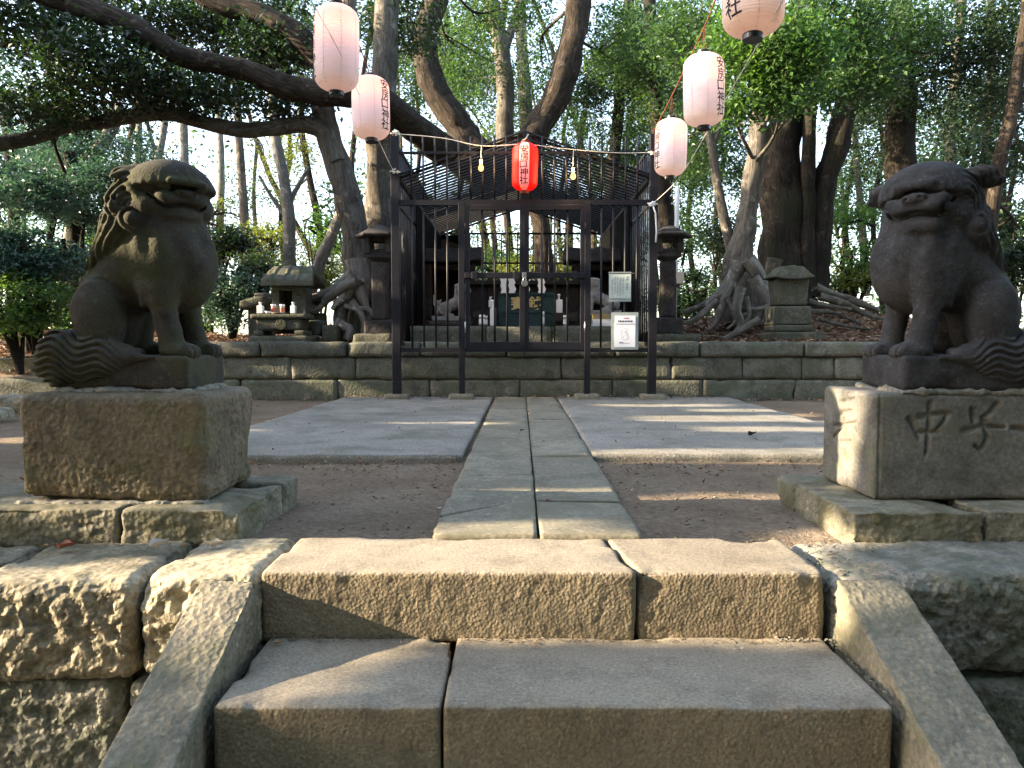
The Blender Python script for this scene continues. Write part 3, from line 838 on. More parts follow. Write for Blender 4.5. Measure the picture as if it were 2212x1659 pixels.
faintf = [[tuple(at(x, y, 2.515)) for x, y in q] for q in ([(139, 870), (137, 900), (132, 925)], [(104, 925), (118, 950)], [(105, 1000), (118, 1010)])]
cl = stroke_carver(faint, 0.020, 0.008); cl2 = stroke_carver(faintf, 0.008, 0.006)
def pit_low(W, N, e):
    n = fbm(W, 55, 61, 4, 0.65)
    low = sstep(0.36, 0.22, W[:, 2])
    vert = (np.abs(N[:, 2]) < 0.6)
    gouge = np.clip(fbm(W * np.array([1, 1, .35]), 8, 63, 3) - 0.12, 0, 1) * 0.04 * (W[:, 0] > -1.12)
    return (-0.0065 * np.abs(n) * 2.2 * (0.12 + 0.88 * low)) * vert - gouge * 0.5
stone('block', M['ped_l'], ped_l, -1.648, -1.018, 2.515, 2.985, 0.118, 0.482, 0.0058, 0.038, 0.006, 5, 52, chip=0.022, rough=pit_low, carve=lambda W, N: cl(W, N) + cl2(W, N))
# slabs below them
def layered(a, seed):
    def f(W, N, e):
        return -a * np.abs(fbm(W * np.array([.5, .5, 2.2]), 20, seed, 4, .62)) * 2 * (np.abs(N[:, 2]) < 0.7)
    return f
def jag(x, k, seed):
    def w(W):
        j = np.exp(-((W[:, 0] - x) / 0.12) ** 2)
        W[:, 0] += j * (0.10 * (W[:, 1] - 2.45) + 0.010 * fbm(np.stack([W[:, 1] * 0, W[:, 1], W[:, 2]], -1), 20, seed)) * k
        return W
    return w
BS = M['base']
stone('base_stone', BS, ped_l, -2.05, -1.268, 2.42, 2.88, -0.03, 0.120, 0.008, 0.010, 0.003, 7, 71, chip=0.016, rough=layered(.007, 72), warp=jag(-1.26, 1, 3))
stone('base_stone', BS, ped_l, -1.256, -0.878, 2.412, 2.88, -0.03, 0.118, 0.008, 0.013, 0.003, 7, 73, chip=0.024, rough=layered(.008, 74), warp=jag(-1.26, 1, 3))
stone('base_stone', BS, ped_l, -1.70, -0.874, 2.886, 3.08, -0.03, 0.119, 0.014, 0.018, 0.004, 7, 75, chip=0.02)
stone('mortar', M['mortar'], ped_l, -1.655, -1.03, 2.504, 2.56, 0.105, 0.125, 0.008, 0.006, 0.006, 22, 76, rough=pitted(.006))
stone('base_stone', BS, ped_r, 1.056, 1.472, 2.392, 2.90, -0.03, 0.118, 0.008, 0.010, 0.003, 7, 77, chip=0.018, rough=layered(.009, 78))
stone('base_stone', BS, ped_r, 1.484, 2.10, 2.40, 2.90, -0.03, 0.118, 0.008, 0.010, 0.003, 7, 79, chip=0.014, rough=layered(.006, 80))
stone('base_stone', BS, ped_r, 1.052, 1.90, 2.908, 3.09, -0.03, 0.116, 0.014, 0.018, 0.004, 7, 81, chip=0.02)

# ------------------------------------------------------------------ the lions
for kind, xc, mir, mt, lab in (('l', -1.325, 1, 'lion_l', 'dark stone guardian lion on the mossy brown pedestal, facing right'), ('r', 1.525, -1, 'lion_r', 'dark grey stone guardian lion on the carved pedestal, facing left')):
    root = empty('lion_statue', (xc, 2.75, 0.48), lab, 'statue', 'guardian lions flanking the path')
    V, F = lion_mesh(kind)
    V = V * np.array([mir, 1, 1]); F = F if mir > 0 else F[:, ::-1]
    V = V + np.array([xc, 2.75, 0.60])
    link('body', mesh_np('lion_body', V, F), M[mt], root)
    x0, x1 = (xc - 0.215, xc + 0.222) if mir > 0 else (xc - 0.222, xc + 0.30)
    stone('plinth', M[mt], root, x0, x1, 2.585, 2.915, 0.487, 0.606, 0.008, 0.016, 0.004, 7, 90 + mir, chip=0.010)
    def wavy(W):
        W[:, 2] += 0.004 * np.sin(W[:, 0] * 40) * (W[:, 2] > 0.49)
        return W
    stone('mortar', M['mortar'], root, x0 - 0.012, x1 + (0.010 if mir > 0 else 0), 2.572, 2.925, 0.474, 0.496, 0.008, 0.010, 0.009, 16, 93 + mir, rough=pitted(.008))
    if mir < 0:
        mb = MB(); c = at(2048, 399, 2.64)
        mb.lathe([(0.001, -0.006), (0.006, -0.005), (0.0075, 0), (0.006, 0.005), (0.001, 0.006)], 12, (c.x, c.y - 0.004, c.z))
        mb.build('glass_eye', M['eye'], root, smooth=True)

# ------------------------------------------------------------------ paved path
path = empty('path', (0.08, 5.2, 0.0), kind='structure')
def slab(q, z, seed, top=None):
    """paving stone from four corners (x, y), slightly uneven"""
    (x0, x1, y0, y1, s0, s1) = q
    def w(W):
        u = (W[:, 0] - x0) / (x1 - x0)
        yy = W[:, 1]
        v = (yy - y0) / (y1 - y0)
        W[:, 1] = yy + (1 - v) * (u - .5) * s0 + v * (u - .5) * s1
        cx = 0.0071 * (yy - 2.4)
        W[:, 0] += cx
        W[:, 2] += (seed % 3 - 1) * 0.004 * (u - .5)
        return W
    stone('paving_stone', M['slab'], path, x0, x1, y0, y1, -0.05, z, 0.016 if y0 < 4 else 0.04, 0.006, 0.003, 4, seed, chip=0.008, warp=w)
def yof(py, z=0.047): return on_z(1114, py, z).y
XL, XM, XR = -0.268, 0.072, 0.402
yl = [2.40, yof(1094), yof(1025) , yof(947), yof(905), yof(882), 8.58]
sl = [0, 0.32, 0, 0, 0.02, 0, 0]
for k in range(6): slab((XL, XM - 0.002, yl[k] + (0.006 if k else 0), yl[k + 1] - 0.003, sl[k], sl[k + 1]), 0.046, 101 + k)
yr_ = [2.40, yof(1082), yof(984), yof(905), 8.58]
for k in range(4): slab((XM + 0.003, XR, yr_[k] + (0.016 if k else 0), yr_[k + 1] - 0.008, 0, 0), 0.045, 111 + k)

# ------------------------------------------------------------------ concrete pads either side of the path
def pad(x0, x1, y0, y1, seed, lab):
    def rg(W, N, e):
        return -0.012 * np.abs(fbm(W, 14, seed, 4, .6)) * (N[:, 1] < -0.3) * sstep(0.03, -0.02, W[:, 2])
    V, F = stone_np(x0, x1, y0, y1, -0.05, 0.050, 0.030, 0.0035, 0.003, 3, seed, chip=0.006, rough=rg, zr=0.0)
    V[:, 0] += 0.009 * (V[:, 1] - 4.0)
    tag(link('pavement', mesh_np('pavement', V, F), M['concrete']), kind='structure')
pad(-1.93, -0.292, 4.08, 8.55, 121, '')
pad(0.415, 2.30, 4.13, 8.55, 122, '')

# ------------------------------------------------------------------ platform wall behind (three courses)
plat = empty('platform_wall', (0, 8.7, 0), 'low grey-green wall of squared stones behind the pads', 'wall')
def X86(px): return (px - 1114) * 8.6 / 1662
def course(xs, z0, z1, yf, seed, r, depth=0.30):
    for i in range(len(xs) - 1):
        stone('wall_block', M['wall'], plat, xs[i] + 0.003, xs[i + 1] - 0.003, yf + random.uniform(-.006, .006), yf + depth, z0 + 0.002, z1 - 0.002, 0.05, r, 0.006, 5, seed + i, chip=0.02)
random.seed(3)
course([-4.35, -3.75] + [X86(p) for p in (562, 750, 908, 1095, 1327, 1511, 1735)] + [4.3, 5.3, 6.4], 0.49, 0.662, 8.565, 200, 0.024)
course([-4.35, -3.3] + [X86(p) for p in (628, 768, 857, 997, 1212, 1450, 1604, 1731, 1802)] + [4.6, 5.7, 6.5], 0.238, 0.488, 8.60, 220, 0.009)
course([-4.35, -3.1] + [X86(p) for p in (728, 928, 1123, 1323, 1519, 1718)] + [4.1, 5.2, 6.4], -0.03, 0.236, 8.60, 240, 0.009)
# left of it: two low kerbs and lumps of stone
kerb = empty('stone_kerb', (-6, 8.8, 0), 'low greenish kerb stones at the far left behind the lion', 'kerb')
for i, (a, b) in enumerate(((-8.6, -7.2), (-7.18, -5.9), (-5.88, -4.37))):
    stone('kerb_stone', M['wall'], kerb, a, b, 8.60, 8.9, -0.03, 0.245, 0.06, 0.02, 0.006, 5, 260 + i, chip=.02)
kerb2 = empty('stone_kerb', (-6, 9.6, 0), 'upper reddish kerb below the leafy slope at the far left', 'kerb')
for i, (a, b) in enumerate(((-8.6, -7.0), (-6.98, -5.72), (-5.7, -4.35))):
    stone('kerb_stone', M['bark_brown'] if False else M['shrine'], kerb2, a, b, 9.60, 9.85, 0.2, 0.452, 0.06, 0.04, 0.006, 5, 270 + i)
for i, (px, py, Y, w, d, hh, lb) in enumerate(((10, 884, 7.2, .5, .3, .16, 'pale craggy boulder left of the lion pedestal'), (-90, 905, 7.0, .5, .35, .12, 'low flat boulder at the left edge beyond the lion'))):
    c = on_z(px, py, 0.05)
    V, F = stone_np(c.x - w / 2, c.x + w / 2, c.y, c.y + d, -0.03, hh, 0.02, 0.06, 0.012, 6, 280 + i, rough=craggy(0.02, 281 + i))
    tag(link('boulder', mesh_np('boulder', V, F), M['rough']), lb, 'boulder')
# plinth on the platform, inside the cage
plz = empty('shrine_plinth', (0.1, 9.4, 0.6), 'mossy stone plinth behind the gate carrying the shrines', 'plinth')
for i, (a, b) in enumerate(((-1.235, -0.35), (-0.345, 0.42), (0.425, 1.40))):
    stone('plinth_stone', M['wall'], plz, a, b, 8.95, 11.2, 0.58, 0.842, 0.07, 0.015, 0.006, 5, 290 + i, chip=.012)
# ------------------------------------------------------------------ black steel cage with double gate and slatted roof
YC = 8.2
def XC(px, Y=YC): return (px - 1114) * Y / 1662
def ZC(py, Y=YC): return 0.65 - (py - 740) * Y / 1662 if False else at(1114, py, Y).z
BK = M['fence']
cage = empty('shrine_cage', (0.09, YC, 0.05), 'black steel cage of bars with a slatted gable roof around the little shrines', 'cage')
x_l, x_r, x_dl, x_dr = -1.268, 1.448, XC(998), XC(1268)
zt, zr1, zr2, zb = ZC(291), ZC(330), ZC(438), ZC(756)
for x, w, foot in ((x_l, .043, 1), (x_r, .043, 1), (x_dl, .032, 1), (x_dr, .032, 1)):
    top = zt if w > .04 else zr2
    MB().box(x - w, x + w, YC - w, YC + w, 0.10, top).build('post', BK, cage, bevel=0.004)
for x, dx in ((x_l, 0.0), (x_dl, -0.01), (x_dr, 0.0), (x_r, 0.01)):
    stone('foot_stone', M['slab'], cage, x - .13 + dx, x + .13 + dx, YC - .10, YC + .12, 0.02, 0.105, 0.03, 0.02, 0.004, 6, int(300 + x * 10))
def rail(x0, x1, z, hz, hy=.016, y=YC): MB().box(x0, x1, y - hy, y + hy, z - hz, z + hz).build('rail', BK, cage)
rail(x_l + .043, x_r - .043, zr1, .012)
rail(x_l + .043, x_r - .043, zr2, .028, .024)
rail(x_l + .043, x_dl - .032, zb, .022, .02); rail(x_dr + .032, x_r - .043, zb, .022, .02); rail(x_dl + .032, x_dr - .032, zb, .02, .02)
# upright bars of the front: they share one mesh per length
def bar_mesh(z0, z1, r=.0105):
    return MB().tube([(0, 0, z0), (0, 0, z1)], r, 8).mesh('bar', smooth=True)
bt = bar_mesh(zr2 + .028, zt - .02); bl = bar_mesh(zb + .02, zr2 - .028)
def bar(me, x, y, parent=cage, nm='bar'):
    o = link(nm, me, BK, parent, (x, y, 0)); return o
n_b = 21; pit = (x_r - x_l - .086) / n_b
for k in range(1, n_b):
    x = x_l + .043 + pit * k
    bar(bt, x, YC)
    if x < x_dl - .05 or x > x_dr + .05: bar(bl, x, YC)
# side panels and back panel
DEP = 4.5; YB = YC + DEP
sb = bar_mesh(0.66, 2.72, .010); ztop_s = 2.73
for x in (x_l + .01, x_r - .01):
    for k in range(1, 35):
        bar(sb, x, YC + .05 + k * (DEP - .1) / 35)
    for z, t in ((0.64, .02), (2.73, .014), (ZC(438) , .016)):
        MB().box(x - .014, x + .014, YC + .043, YB - .04, z - t, z + t).build('rail', BK, cage)
    MB().box(x - .035, x + .035, YB - .035, YB + .035, 0.55, 2.75).build('post', BK, cage)
    MB().box(x - .03, x + .03, (YC + YB) / 2 - .03, (YC + YB) / 2 + .03, 0.55, 2.45).build('post', BK, cage)
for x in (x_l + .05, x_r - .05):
    MB().box(x - .006, x + .006, YC + 1.35, YB - .12, 0.70, 2.36).build('side_sheet', M['black_sheet'], cage)
MB().box(x_l + .04, -.78, YB - .05, YB - .04, .70, 2.40).build('back_sheet', M['black_sheet'], cage)
bb = bar_mesh(0.66, 2.42, .010)
for k in range(1, 21): bar(bb, x_l + k * (x_r - x_l) / 21, YB)
for z in (0.64, 1.40, 1.95, 2.43): MB().box(x_l + .036, x_r - .036, YB - .014, YB + .014, z - .015, z + .015).build('rail', BK, cage)
# roof: ridge, eaves and sloping slats with gaps
xm, zrg, zev = 0.09, 2.875, 2.405
MB().box(xm - .025, xm + .025, YC - .02, YB + .1, zrg - .07, zrg - .02).build('ridge_beam', BK, cage)
for x in (x_l + .03, x_r - .03):
    MB().box(x - .02, x + .02, YC + .05, YB, zev - .045, zev - .005).build('eave_beam', BK, cage)
for sx, xe in ((-1, x_l - .02), (1, x_r + .02)):
    L = math.hypot(xe - xm, zrg - zev); ang = math.atan2(zev - zrg, abs(xe - xm))
    NS = 32
    Mt = Matrix.Rotation(R(24) * sx, 4, 'X')
    me = MB().box(0.012, L, -.036, .036, -.006, .006, Mt).mesh('roof_slat')
    for k in range(NS):
        o = link('roof_slat', me, M['slat'], cage, (xm, YC + .04 + k * (DEP) / NS, zrg))
        o.rotation_euler = (0, -ang, 0) if sx > 0 else (0, ang, math.pi)
        if sx < 0: o.rotation_euler = Euler((0, -ang, math.pi), 'XYZ')
    # rafters under the slats
    for yy in (YC + .05, YB - .05):
        a = Vector((xm, yy, zrg - .035)); b = Vector((xe, yy, zev - .035))
        MB().tube([a, b], .016, 6).build('rafter', BK, cage)
# gate: two leaves, each a part with frame, bars, bolt
zg0, zg1 = ZC(768), ZC(443)
xc_ = XC(1132.5)
def leaf(x0, x1, nb):
    fr = MB(); yf, w = YC - .005, .046
    fr.box(x0, x0 + w, yf - .02, yf + .02, zg0 + .06, zg1); fr.box(x1 - w, x1, yf - .02, yf + .02, zg0 + .06, zg1)
    fr.box(x0 + w, x1 - w, yf - .02, yf + .02, zg1 - .055, zg1); fr.box(x0 + w, x1 - w, yf - .02, yf + .02, zg0 + .06, zg0 + .06 + .085)
    g = fr.build('gate_leaf', BK, cage, bevel=.003)
    me = bar_mesh(zg0 + .145, zg1 - .055)
    for k in range(1, nb + 1):
        bar(me, x0 + w + (x1 - x0 - 2 * w) * k / (nb + 1), YC + .01, g)
    for z in (zg0 + .3, zg1 - .25):
        xx = x0 - .004 if x0 < xc_ - .3 else x1 + .004
        MB().tube([(xx, yf - .018, z - .06), (xx, yf - .018, z + .06)], .010, 8).build('hinge', M['steel'] if z < 1 else BK, g, smooth=True)
    return g
leaf(XC(1006), xc_ - .004, 3); leaf(xc_ + .004, XC(1262), 3)
MB().box(xc_ - .006, xc_ + .006, YC - .032, YC - .026, zg0 - .02, zg1).build('centre_rod', BK, cage)
zbt = ZC(595)
MB().box(XC(1005), XC(1262), YC - .052, YC - .036, zbt - .032, zbt + .026).build('bolt_bar', BK, cage, bevel=.004)
for px in (1026, 1116, 1142, 1240): MB().box(XC(px) - .03, XC(px) + .03, YC - .062, YC - .030, zbt - .042, zbt + .036).build('bolt_keeper', BK, cage, bevel=.004)
# padlock with round disc
lk = empty('padlock', (xc_, YC - .07, ZC(612)), 'small round steel padlock hanging on the gate bolt', 'padlock')
mb = MB(); c = Vector((XC(1133), YC - .075, ZC(613)))
mb.tube([c + Vector((0, -.008, 0)), c + Vector((0, .012, 0))], .034, 24).build('lock_disc', M['steel'], lk, bevel=.002)
MB().tube([c + Vector((.016 * math.cos(a), 0, .028 + .030 * math.sin(a))) for a in np.linspace(-.3, math.pi + .3, 12)], .005, 6).build('shackle', M['steel'], lk, smooth=True)
MB().box(c.x - .026, c.x + .018, YC - .069, YC - .063, ZC(602), ZC(590)).build('hasp_plate', M['steel'], lk, bevel=.004)

# ------------------------------------------------------------------ notices on the bars
def text_mesh(body, size, name='lettering', bold=0.0, sub=0, extrude=0.0):
    c = bpy.data.curves.new(name, 'FONT'); c.body = body; c.size = size; c.align_x = 'CENTER'; c.align_y = 'CENTER'
    c.resolution_u = 3; c.offset = bold
    o = bpy.data.objects.new(name, c); COL.objects.link(o)
    dg = bpy.context.evaluated_depsgraph_get(); dg.update()
    me = bpy.data.meshes.new_from_object(o.evaluated_get(dg))
    COL.objects.unlink(o); bpy.data.objects.remove(o)
    me.name = name
    bm = bmesh.new(); bm.from_mesh(me)
    xs = [v.co.x for v in bm.verts]; ys = [v.co.y for v in bm.verts]
    cx, cy = (min(xs) + max(xs)) / 2, (min(ys) + max(ys)) / 2
    for v in bm.verts: v.co.x -= cx; v.co.y -= cy
    bmesh.ops.triangulate(bm, faces=bm.faces)
    for _ in range(sub):
        es = [e for e in bm.edges if e.calc_length() > 0.012]
        if es: bmesh.ops.subdivide_edges(bm, edges=es, cuts=1); bmesh.ops.triangulate(bm, faces=bm.faces)
    bm.to_mesh(me); bm.free(); me.materials.clear()
    return me
Z90 = Matrix.Rotation(R(90), 4, 'X')
def flat_text(body, size, x, y, z, mat, parent, bold=0.0, sx=1.0, sz=1.0, name='lettering'):
    me = text_mesh(body, size, name, bold)
    me.transform(Matrix.Translation((x, y, z)) @ Matrix.Diagonal((sx, 1, sz, 1)) @ Z90)
    return link(name, me, mat, parent)
def rect(px0, px1, py0, py1, y, th=.003): 
    return (XC(px0), XC(px1), y - th, y, ZC(py1), ZC(py0))
s1 = empty('notice', (XC(1336), YC - .03, ZC(650)), 'pale faded notice with columns of small print on the right bars', 'notice')
yq = YC - .030
MB().box(*rect(1313, 1361, 588, 652, yq)).build('sleeve', M['plastic'], s1)
MB().box(*rect(1314, 1360, 593, 645, yq - .0045)).build('sheet', M['oldpaper'], s1)
MB().box(*rect(1311, 1371, 590.3, 592, yq - .006)).build('rod', M['steel'], s1)
random.seed(8)
ink = MB()
for i, (cx, z0, z1) in enumerate(((1320.5, 603, 639), (1326.5, 600, 635), (1332, 600, 640), (1337.5, 600, 640), (1343.5, 600, 638), (1352, 597, 627))):
    q = z0
    wd = 1.2 if i < 5 else 1.9
    while q < z1 - 1.5:
        hgt = random.uniform(1.2, 2.0) * (1.5 if i == 5 else 1)
        for s_ in (-1, 1):
            if random.random() < .85: ink.box(XC(cx + s_ * wd * .55 - wd * .42), XC(cx + s_ * wd * .55 + wd * .42), yq - .0092, yq - .0085, ZC(q + hgt * random.uniform(.5, .95)), ZC(q))
        q += hgt + .6
ink.build('print', M['greyink'], s1)
s2 = empty('notice', (XC(1341), YC - .03, ZC(755)), 'white notice in a plastic sleeve low on the right bars, with a small drawing', 'notice')
MB().box(*rect(1319, 1377, 675, 755, yq)).build('sleeve', M['plastic'], s2, bevel=.001)
MB().box(*rect(1325.5, 1370.5, 699, 750, yq - .0045)).build('sheet', M['paper'], s2)
MB().box(*rect(1326, 1370.5, 682, 699.5, yq - .008)).build('heading_sheet', M['paper'], s2)
ink = MB()
for k in range(9): 
    a = 1333.5 + k * 3.5; ink.box(XC(a), XC(a + 2.2), yq - .0125, yq - .0120, ZC(695.5), ZC(692.2 + random.random()))
    ink.box(XC(a + .6), XC(a + 1.4), yq - .0128, yq - .0126, ZC(696), ZC(691.5))
ink.build('print', M['ink'], s2)
ink = MB()
for k in range(6): a = 1345 + k * 1.9; ink.box(XC(a), XC(a + 1.4), yq - .0125, yq - .0120, ZC(688.6), ZC(686.6))
ink.build('print', M['redink'], s2)
ink = MB(); P2 = lambda x, y: Vector((XC(x), yq - .0087, ZC(y)))
for pl, w in ((((1347, 709), (1353, 712), (1356, 710)), .0022), (((1341, 716), (1340, 724), (1342, 733), (1350, 735), (1356, 731)), .0016), (((1350, 714), (1352, 720), (1356, 726), (1354, 730), (1352, 733)), .0028), (((1343, 712), (1338, 716), (1341, 719)), .002), (((1349, 722), (1353, 728)), .002), (((1346, 718), (1350, 716)), .003), (((1344, 726), (1345, 729)), .003)):
    ink.tube([P2(*q) for q in pl], w, 5)
for v in range(len(ink.V)): x, y, z = ink.V[v]; ink.V[v] = (x, yq - .0087 + (y - yq + .0087) * .08, z)
ink.build('drawing', M['paleink'], s2)
ink = MB()
for k in range(10): a = 1336 + k * 2.2; ink.box(XC(a), XC(a + 1.7), yq - .0085, yq - .0080, ZC(742), ZC(741 if k > 3 else 738.7))
ink.build('print', M['greyink'], s2)

# ------------------------------------------------------------------ offering box with paper streamers
YO = 9.25
def XO(px, Y=YO): return (px - 1114) * Y / 1662
def ZO(py, Y=YO): return at(1114, py, Y).z
ob = empty('offering_box', (XO(1138), YO + .2, .842), 'dark green offering box with gold characters behind the gate', 'offering box')
bx0, bx1, bz0, bz1 = XO(1077), XO(1201), .845, ZO(634)
T = M['teal']
MB().box(bx0, bx1, YO, YO + .42, bz0, bz1).build('case', T, ob, bevel=.004)
zm = ZO(676)
for (a, b, c, d) in ((bx0, bx1, zm, zm + .028), (bx0, bx1, bz1 - .025, bz1), (bx0, bx0 + .03, bz0, zm), (bx1 - .03, bx1, bz0, zm), (XO(1138) - .015, XO(1138) + .015, bz0, zm), (bx0, bx1, bz0, bz0 + .03)):
    MB().box(a + .001, b - .001, YO - .014, YO - .001, c, d).build('frame_strip', T, ob, bevel=.002)
for k in range(9):
    yy = YO + .03 + k * .045
    MB().box(bx0 + .02, bx1 - .02, yy, yy + .022, bz1 + .002, bz1 + .022).build('top_slat', T, ob)
flat_text('賽', .165, XO(1118), YO - .018, ZO(655), M['gold'], ob, .0035)
flat_text('銭', .165, XO(1156), YO - .018, ZO(655), M['gold'], ob, .0035)
ys = YO - .06
for i, px in enumerate((1080, 1097, 1127, 1160)):
    w = 13 if i < 3 else 14
    z0, z1 = ZO(602, ys), ZO(633, ys)
    x = XO(px, ys); u = (z0 - z1) / 4; s = .030
    sh = [(x, z0), (x + w * .0056, z0), (x + w * .0056 + s * .6, z0 - u), (x + w * .0056 + s * .1, z0 - 1.7 * u), (x + w * .0056 + s * .9, z0 - 2.9 * u), (x + w * .0056 + s * .3, z1), (x + .01, z1), (x + s * .7, z0 - 3 * u), (x + .005, z0 - 2 * u), (x + s * .5, z0 - 1.1 * u)]
    mb = MB().poly(sh, ys, ys + .002)
    tag(mb.build('paper_streamer', M['white']), ('leftmost white zigzag paper streamer above the offering box', 'second white paper streamer from the left above the offering box', 'white paper streamer half hidden by the gate centre', 'rightmost white zigzag paper streamer above the offering box')[i], 'paper streamer', 'white paper streamers above the offering box')
rp = MB(); rp.tube([(XO(1040), ys + .01, ZO(598, ys)), (XO(1100), ys + .01, ZO(601, ys)), (XO(1150), ys + .01, ZO(601, ys)), (XO(1215), ys + .01, ZO(596, ys))], .012, 8)
tag(rp.build('straw_rope', M['stick'], smooth=True), 'thin straw rope strung above the offering box', 'rope')

# ------------------------------------------------------------------ stone shrines inside the cage
def inner_shrine(px0, px1, Y, label, seed):
    x0, x1 = (px0 - 1114) * Y / 1662, (px1 - 1114) * Y / 1662
    c = (x0 + x1) / 2; w = x1 - x0
    t = empty('stone_shrine', (c, Y + .35, .842), label, 'shrine', 'stone shrines inside the cage')
    zt_, ze = at(1114, 533, Y).z, at(1114, 566, Y).z
    S_ = M['torii_stone']
    # curved, slightly peaked roof
    def rf(W):
        u = (W[:, 0] - c) / (w / 2); W[:, 2] += .035 * u * u + .03 * np.exp(-(u / .16) ** 2) * (W[:, 2] > ze + .08)
        k = np.clip((W[:, 2] - ze) / (zt_ - ze), 0, 1); W[:, 1] = Y + .40 + (W[:, 1] - Y - .40) * (1 - .55 * k)
        return W
    stone('roof', S_, t, x0, x1, Y, Y + .80, ze, zt_, .04, .02, .006, 5, seed, warp=rf)
    for i, xx in enumerate((x0 + .13 * w, x1 - .13 * w - .11 * w)):
        stone('pillar', S_, t, xx, xx + .11 * w + .03, Y + .10, Y + .24, .95, ze - .002, .05, .01, .004, 6, seed + 3 + i)
        MB().box(xx + .02, xx + .08, Y + .25, Y + .62, .96, ze - .004).build('side_wall', S_, t)
    stone('back_wall', S_, t, x0 + .14 * w, x1 - .14 * w, Y + .63, Y + .70, .95, ze - .004, .08, .01, .004, 6, seed + 7)
    MB().box(x0 + .26 * w, x1 - .26 * w, Y + .50, Y + .60, .96, ze - .12).build('door_panel', M['darkwood'], t)
    stone('lintel', S_, t, x0 + .10 * w, x1 - .10 * w, Y + .12, Y + .22, ze - .10, ze - .012, .05, .01, .004, 6, seed + 5)
    stone('shrine_base', S_, t, x0 + .05 * w, x1 - .05 * w, Y + .04, Y + .72, .843, .948, .05, .012, .005, 6, seed + 9)
inner_shrine(891, 1041, 10.2, 'weathered stone shrine in the left half of the cage', 320)
inner_shrine(1221, 1373, 10.2, 'weathered stone shrine in the right half of the cage', 340)
MB_ = MB()
# small pale lion statues: side view, simple but shaped
def small_lion(px, py, Y, face, label, seed):
    base = at(px, py, Y)
    h = .012
    X, Yy, Z = np.meshgrid(-.30 + np.arange(50) * h, -.14 + np.arange(24) * h, -.03 + np.arange(42) * h, indexing='ij')
    P = (X, Yy, Z)
    f = s_cap(P, (.07, 0, .17), (-.08, 0, .11), .075, .07)
    f = smin(f, s_cap(P, (.09, 0, .20), (.09, 0, .30), .075, .07), .03)
    hd = s_ell(P, (.11, -.01, .33), (.085, .08, .07)); hd = smin(hd, s_box(P, (.185, -.03, .31), (.04, .045, .03), .02), .02)
    hd = smin(hd, s_ell(P, (.10, -.01, .37), (.085, .075, .03)), .01)
    f = smin(f, hd, .02)
    for s_ in (-1, 1):
        f = smin(f, s_cap(P, (.12, s_ * .05, .18), (.14, s_ * .055, .02), .035, .026), .015)
        f = smin(f, s_ell(P, (.155, s_ * .055, .015), (.04, .03, .02)), .01)
        f = smin(f, s_ell(P, (-.09, s_ * .06, .09), (.08, .04, .085)), .015)
        f = smin(f, s_cap(P, (-.08, s_ * .07, .02), (0, s_ * .075, .015), .025, .02), .01)
    f = smin(f, s_cap(P, (-.17, 0, .06), (-.20, 0, .17), .045, .03), .02)
    f = smin(f, s_cap(P, (-.20, 0, .15), (-.235, 0, .26), .03, .008), .01)
    f = smin(f, s_cap(P, (-.18, 0, .15), (-.14, 0, .20), .03, .012), .01)
    V, F = surface_nets(f, (-.30, -.14, -.03), h)
    V = V + (fbm(V, 30, seed) * .004)[:, None]
    V = V * np.array([face, 1, 1]); F = F if face > 0 else F[:, ::-1]
    t = empty('small_lion_statue', (base.x, base.y, base.z), label, 'statue', 'small pale lion statues inside the cage')
    link('body', mesh_np('small_lion', V + np.array(base), F), M['whitestone'], t)
    MB().box(base.x - .24, base.x + .22, Y - .13, Y + .13, base.z - .052, base.z + .004).build('plinth', M['whitestone'], t, bevel=.005)
    stone('pedestal', M['torii_stone'], t, base.x - .27, base.x + .25, Y - .15, Y + .16, .8425, base.z - .055, .06, .01, .004, 6, seed)
small_lion(978, 684, 9.35, 1, 'small pale granite lion behind the left gate bars, facing right', 350)
small_lion(1300, 672, 9.35, -1, 'small pale granite lion behind the right bars, partly hidden by the notices', 351)

# ------------------------------------------------------------------ bottles, jars and boxes
def sake(px, py, Y, h, label, group, wid=.055):
    b_ = at(px, py, Y); t = empty('sake_bottle', tuple(b_), label, 'bottle', group)
    MB().box(b_.x - wid / 2, b_.x + wid / 2, Y - wid / 2, Y + wid / 2, b_.z, b_.z + h * .68).build('bottle_body', M['white'], t, bevel=.006)
    MB().lathe([(.018, 0), (.014, .012), (.014, h * .2), (.018, h * .22), (.018, h * .30), (.012, h * .31)], 16, (b_.x, Y, b_.z + h * .68)).build('neck', M['white'], t, smooth=True)
def cup(px, py, Y, h, label, group, red=False, r=.026, nm='cup_jar'):
    b_ = at(px, py, Y); t = empty(nm, tuple(b_), label, 'jar', group)
    MB().lathe([(r * .85, 0), (r, .006), (r, h * .75), (r * .9, h * .82)], 18, tuple(b_)).build('glass', M['jar'], t, smooth=True)
    MB().lathe([(r * 1.02, h * .18), (r * 1.03, h * .2), (r * 1.03, h * .6), (r * 1.02, h * .62)], 18, tuple(b_)).build('paper_label', M['jarred'] if red else M['white'], t)
    MB().lathe([(r * 1.0, h * .82), (r * 1.02, h * .84), (r * 1.02, h * .99), (r * .9, h)], 18, tuple(b_)).build('lid', M['white'], t, smooth=True)
G1 = 'offerings on the plinth behind the gate'
for i, (px, w, hh, lb) in enumerate(((1037.5, .06, .15, 'short white carton left of the offering box, beside the jars'),)):
    pass
sake(1207, 676, 9.3, .23, 'white ceramic sake bottle standing right of the offering box', G1, .085)
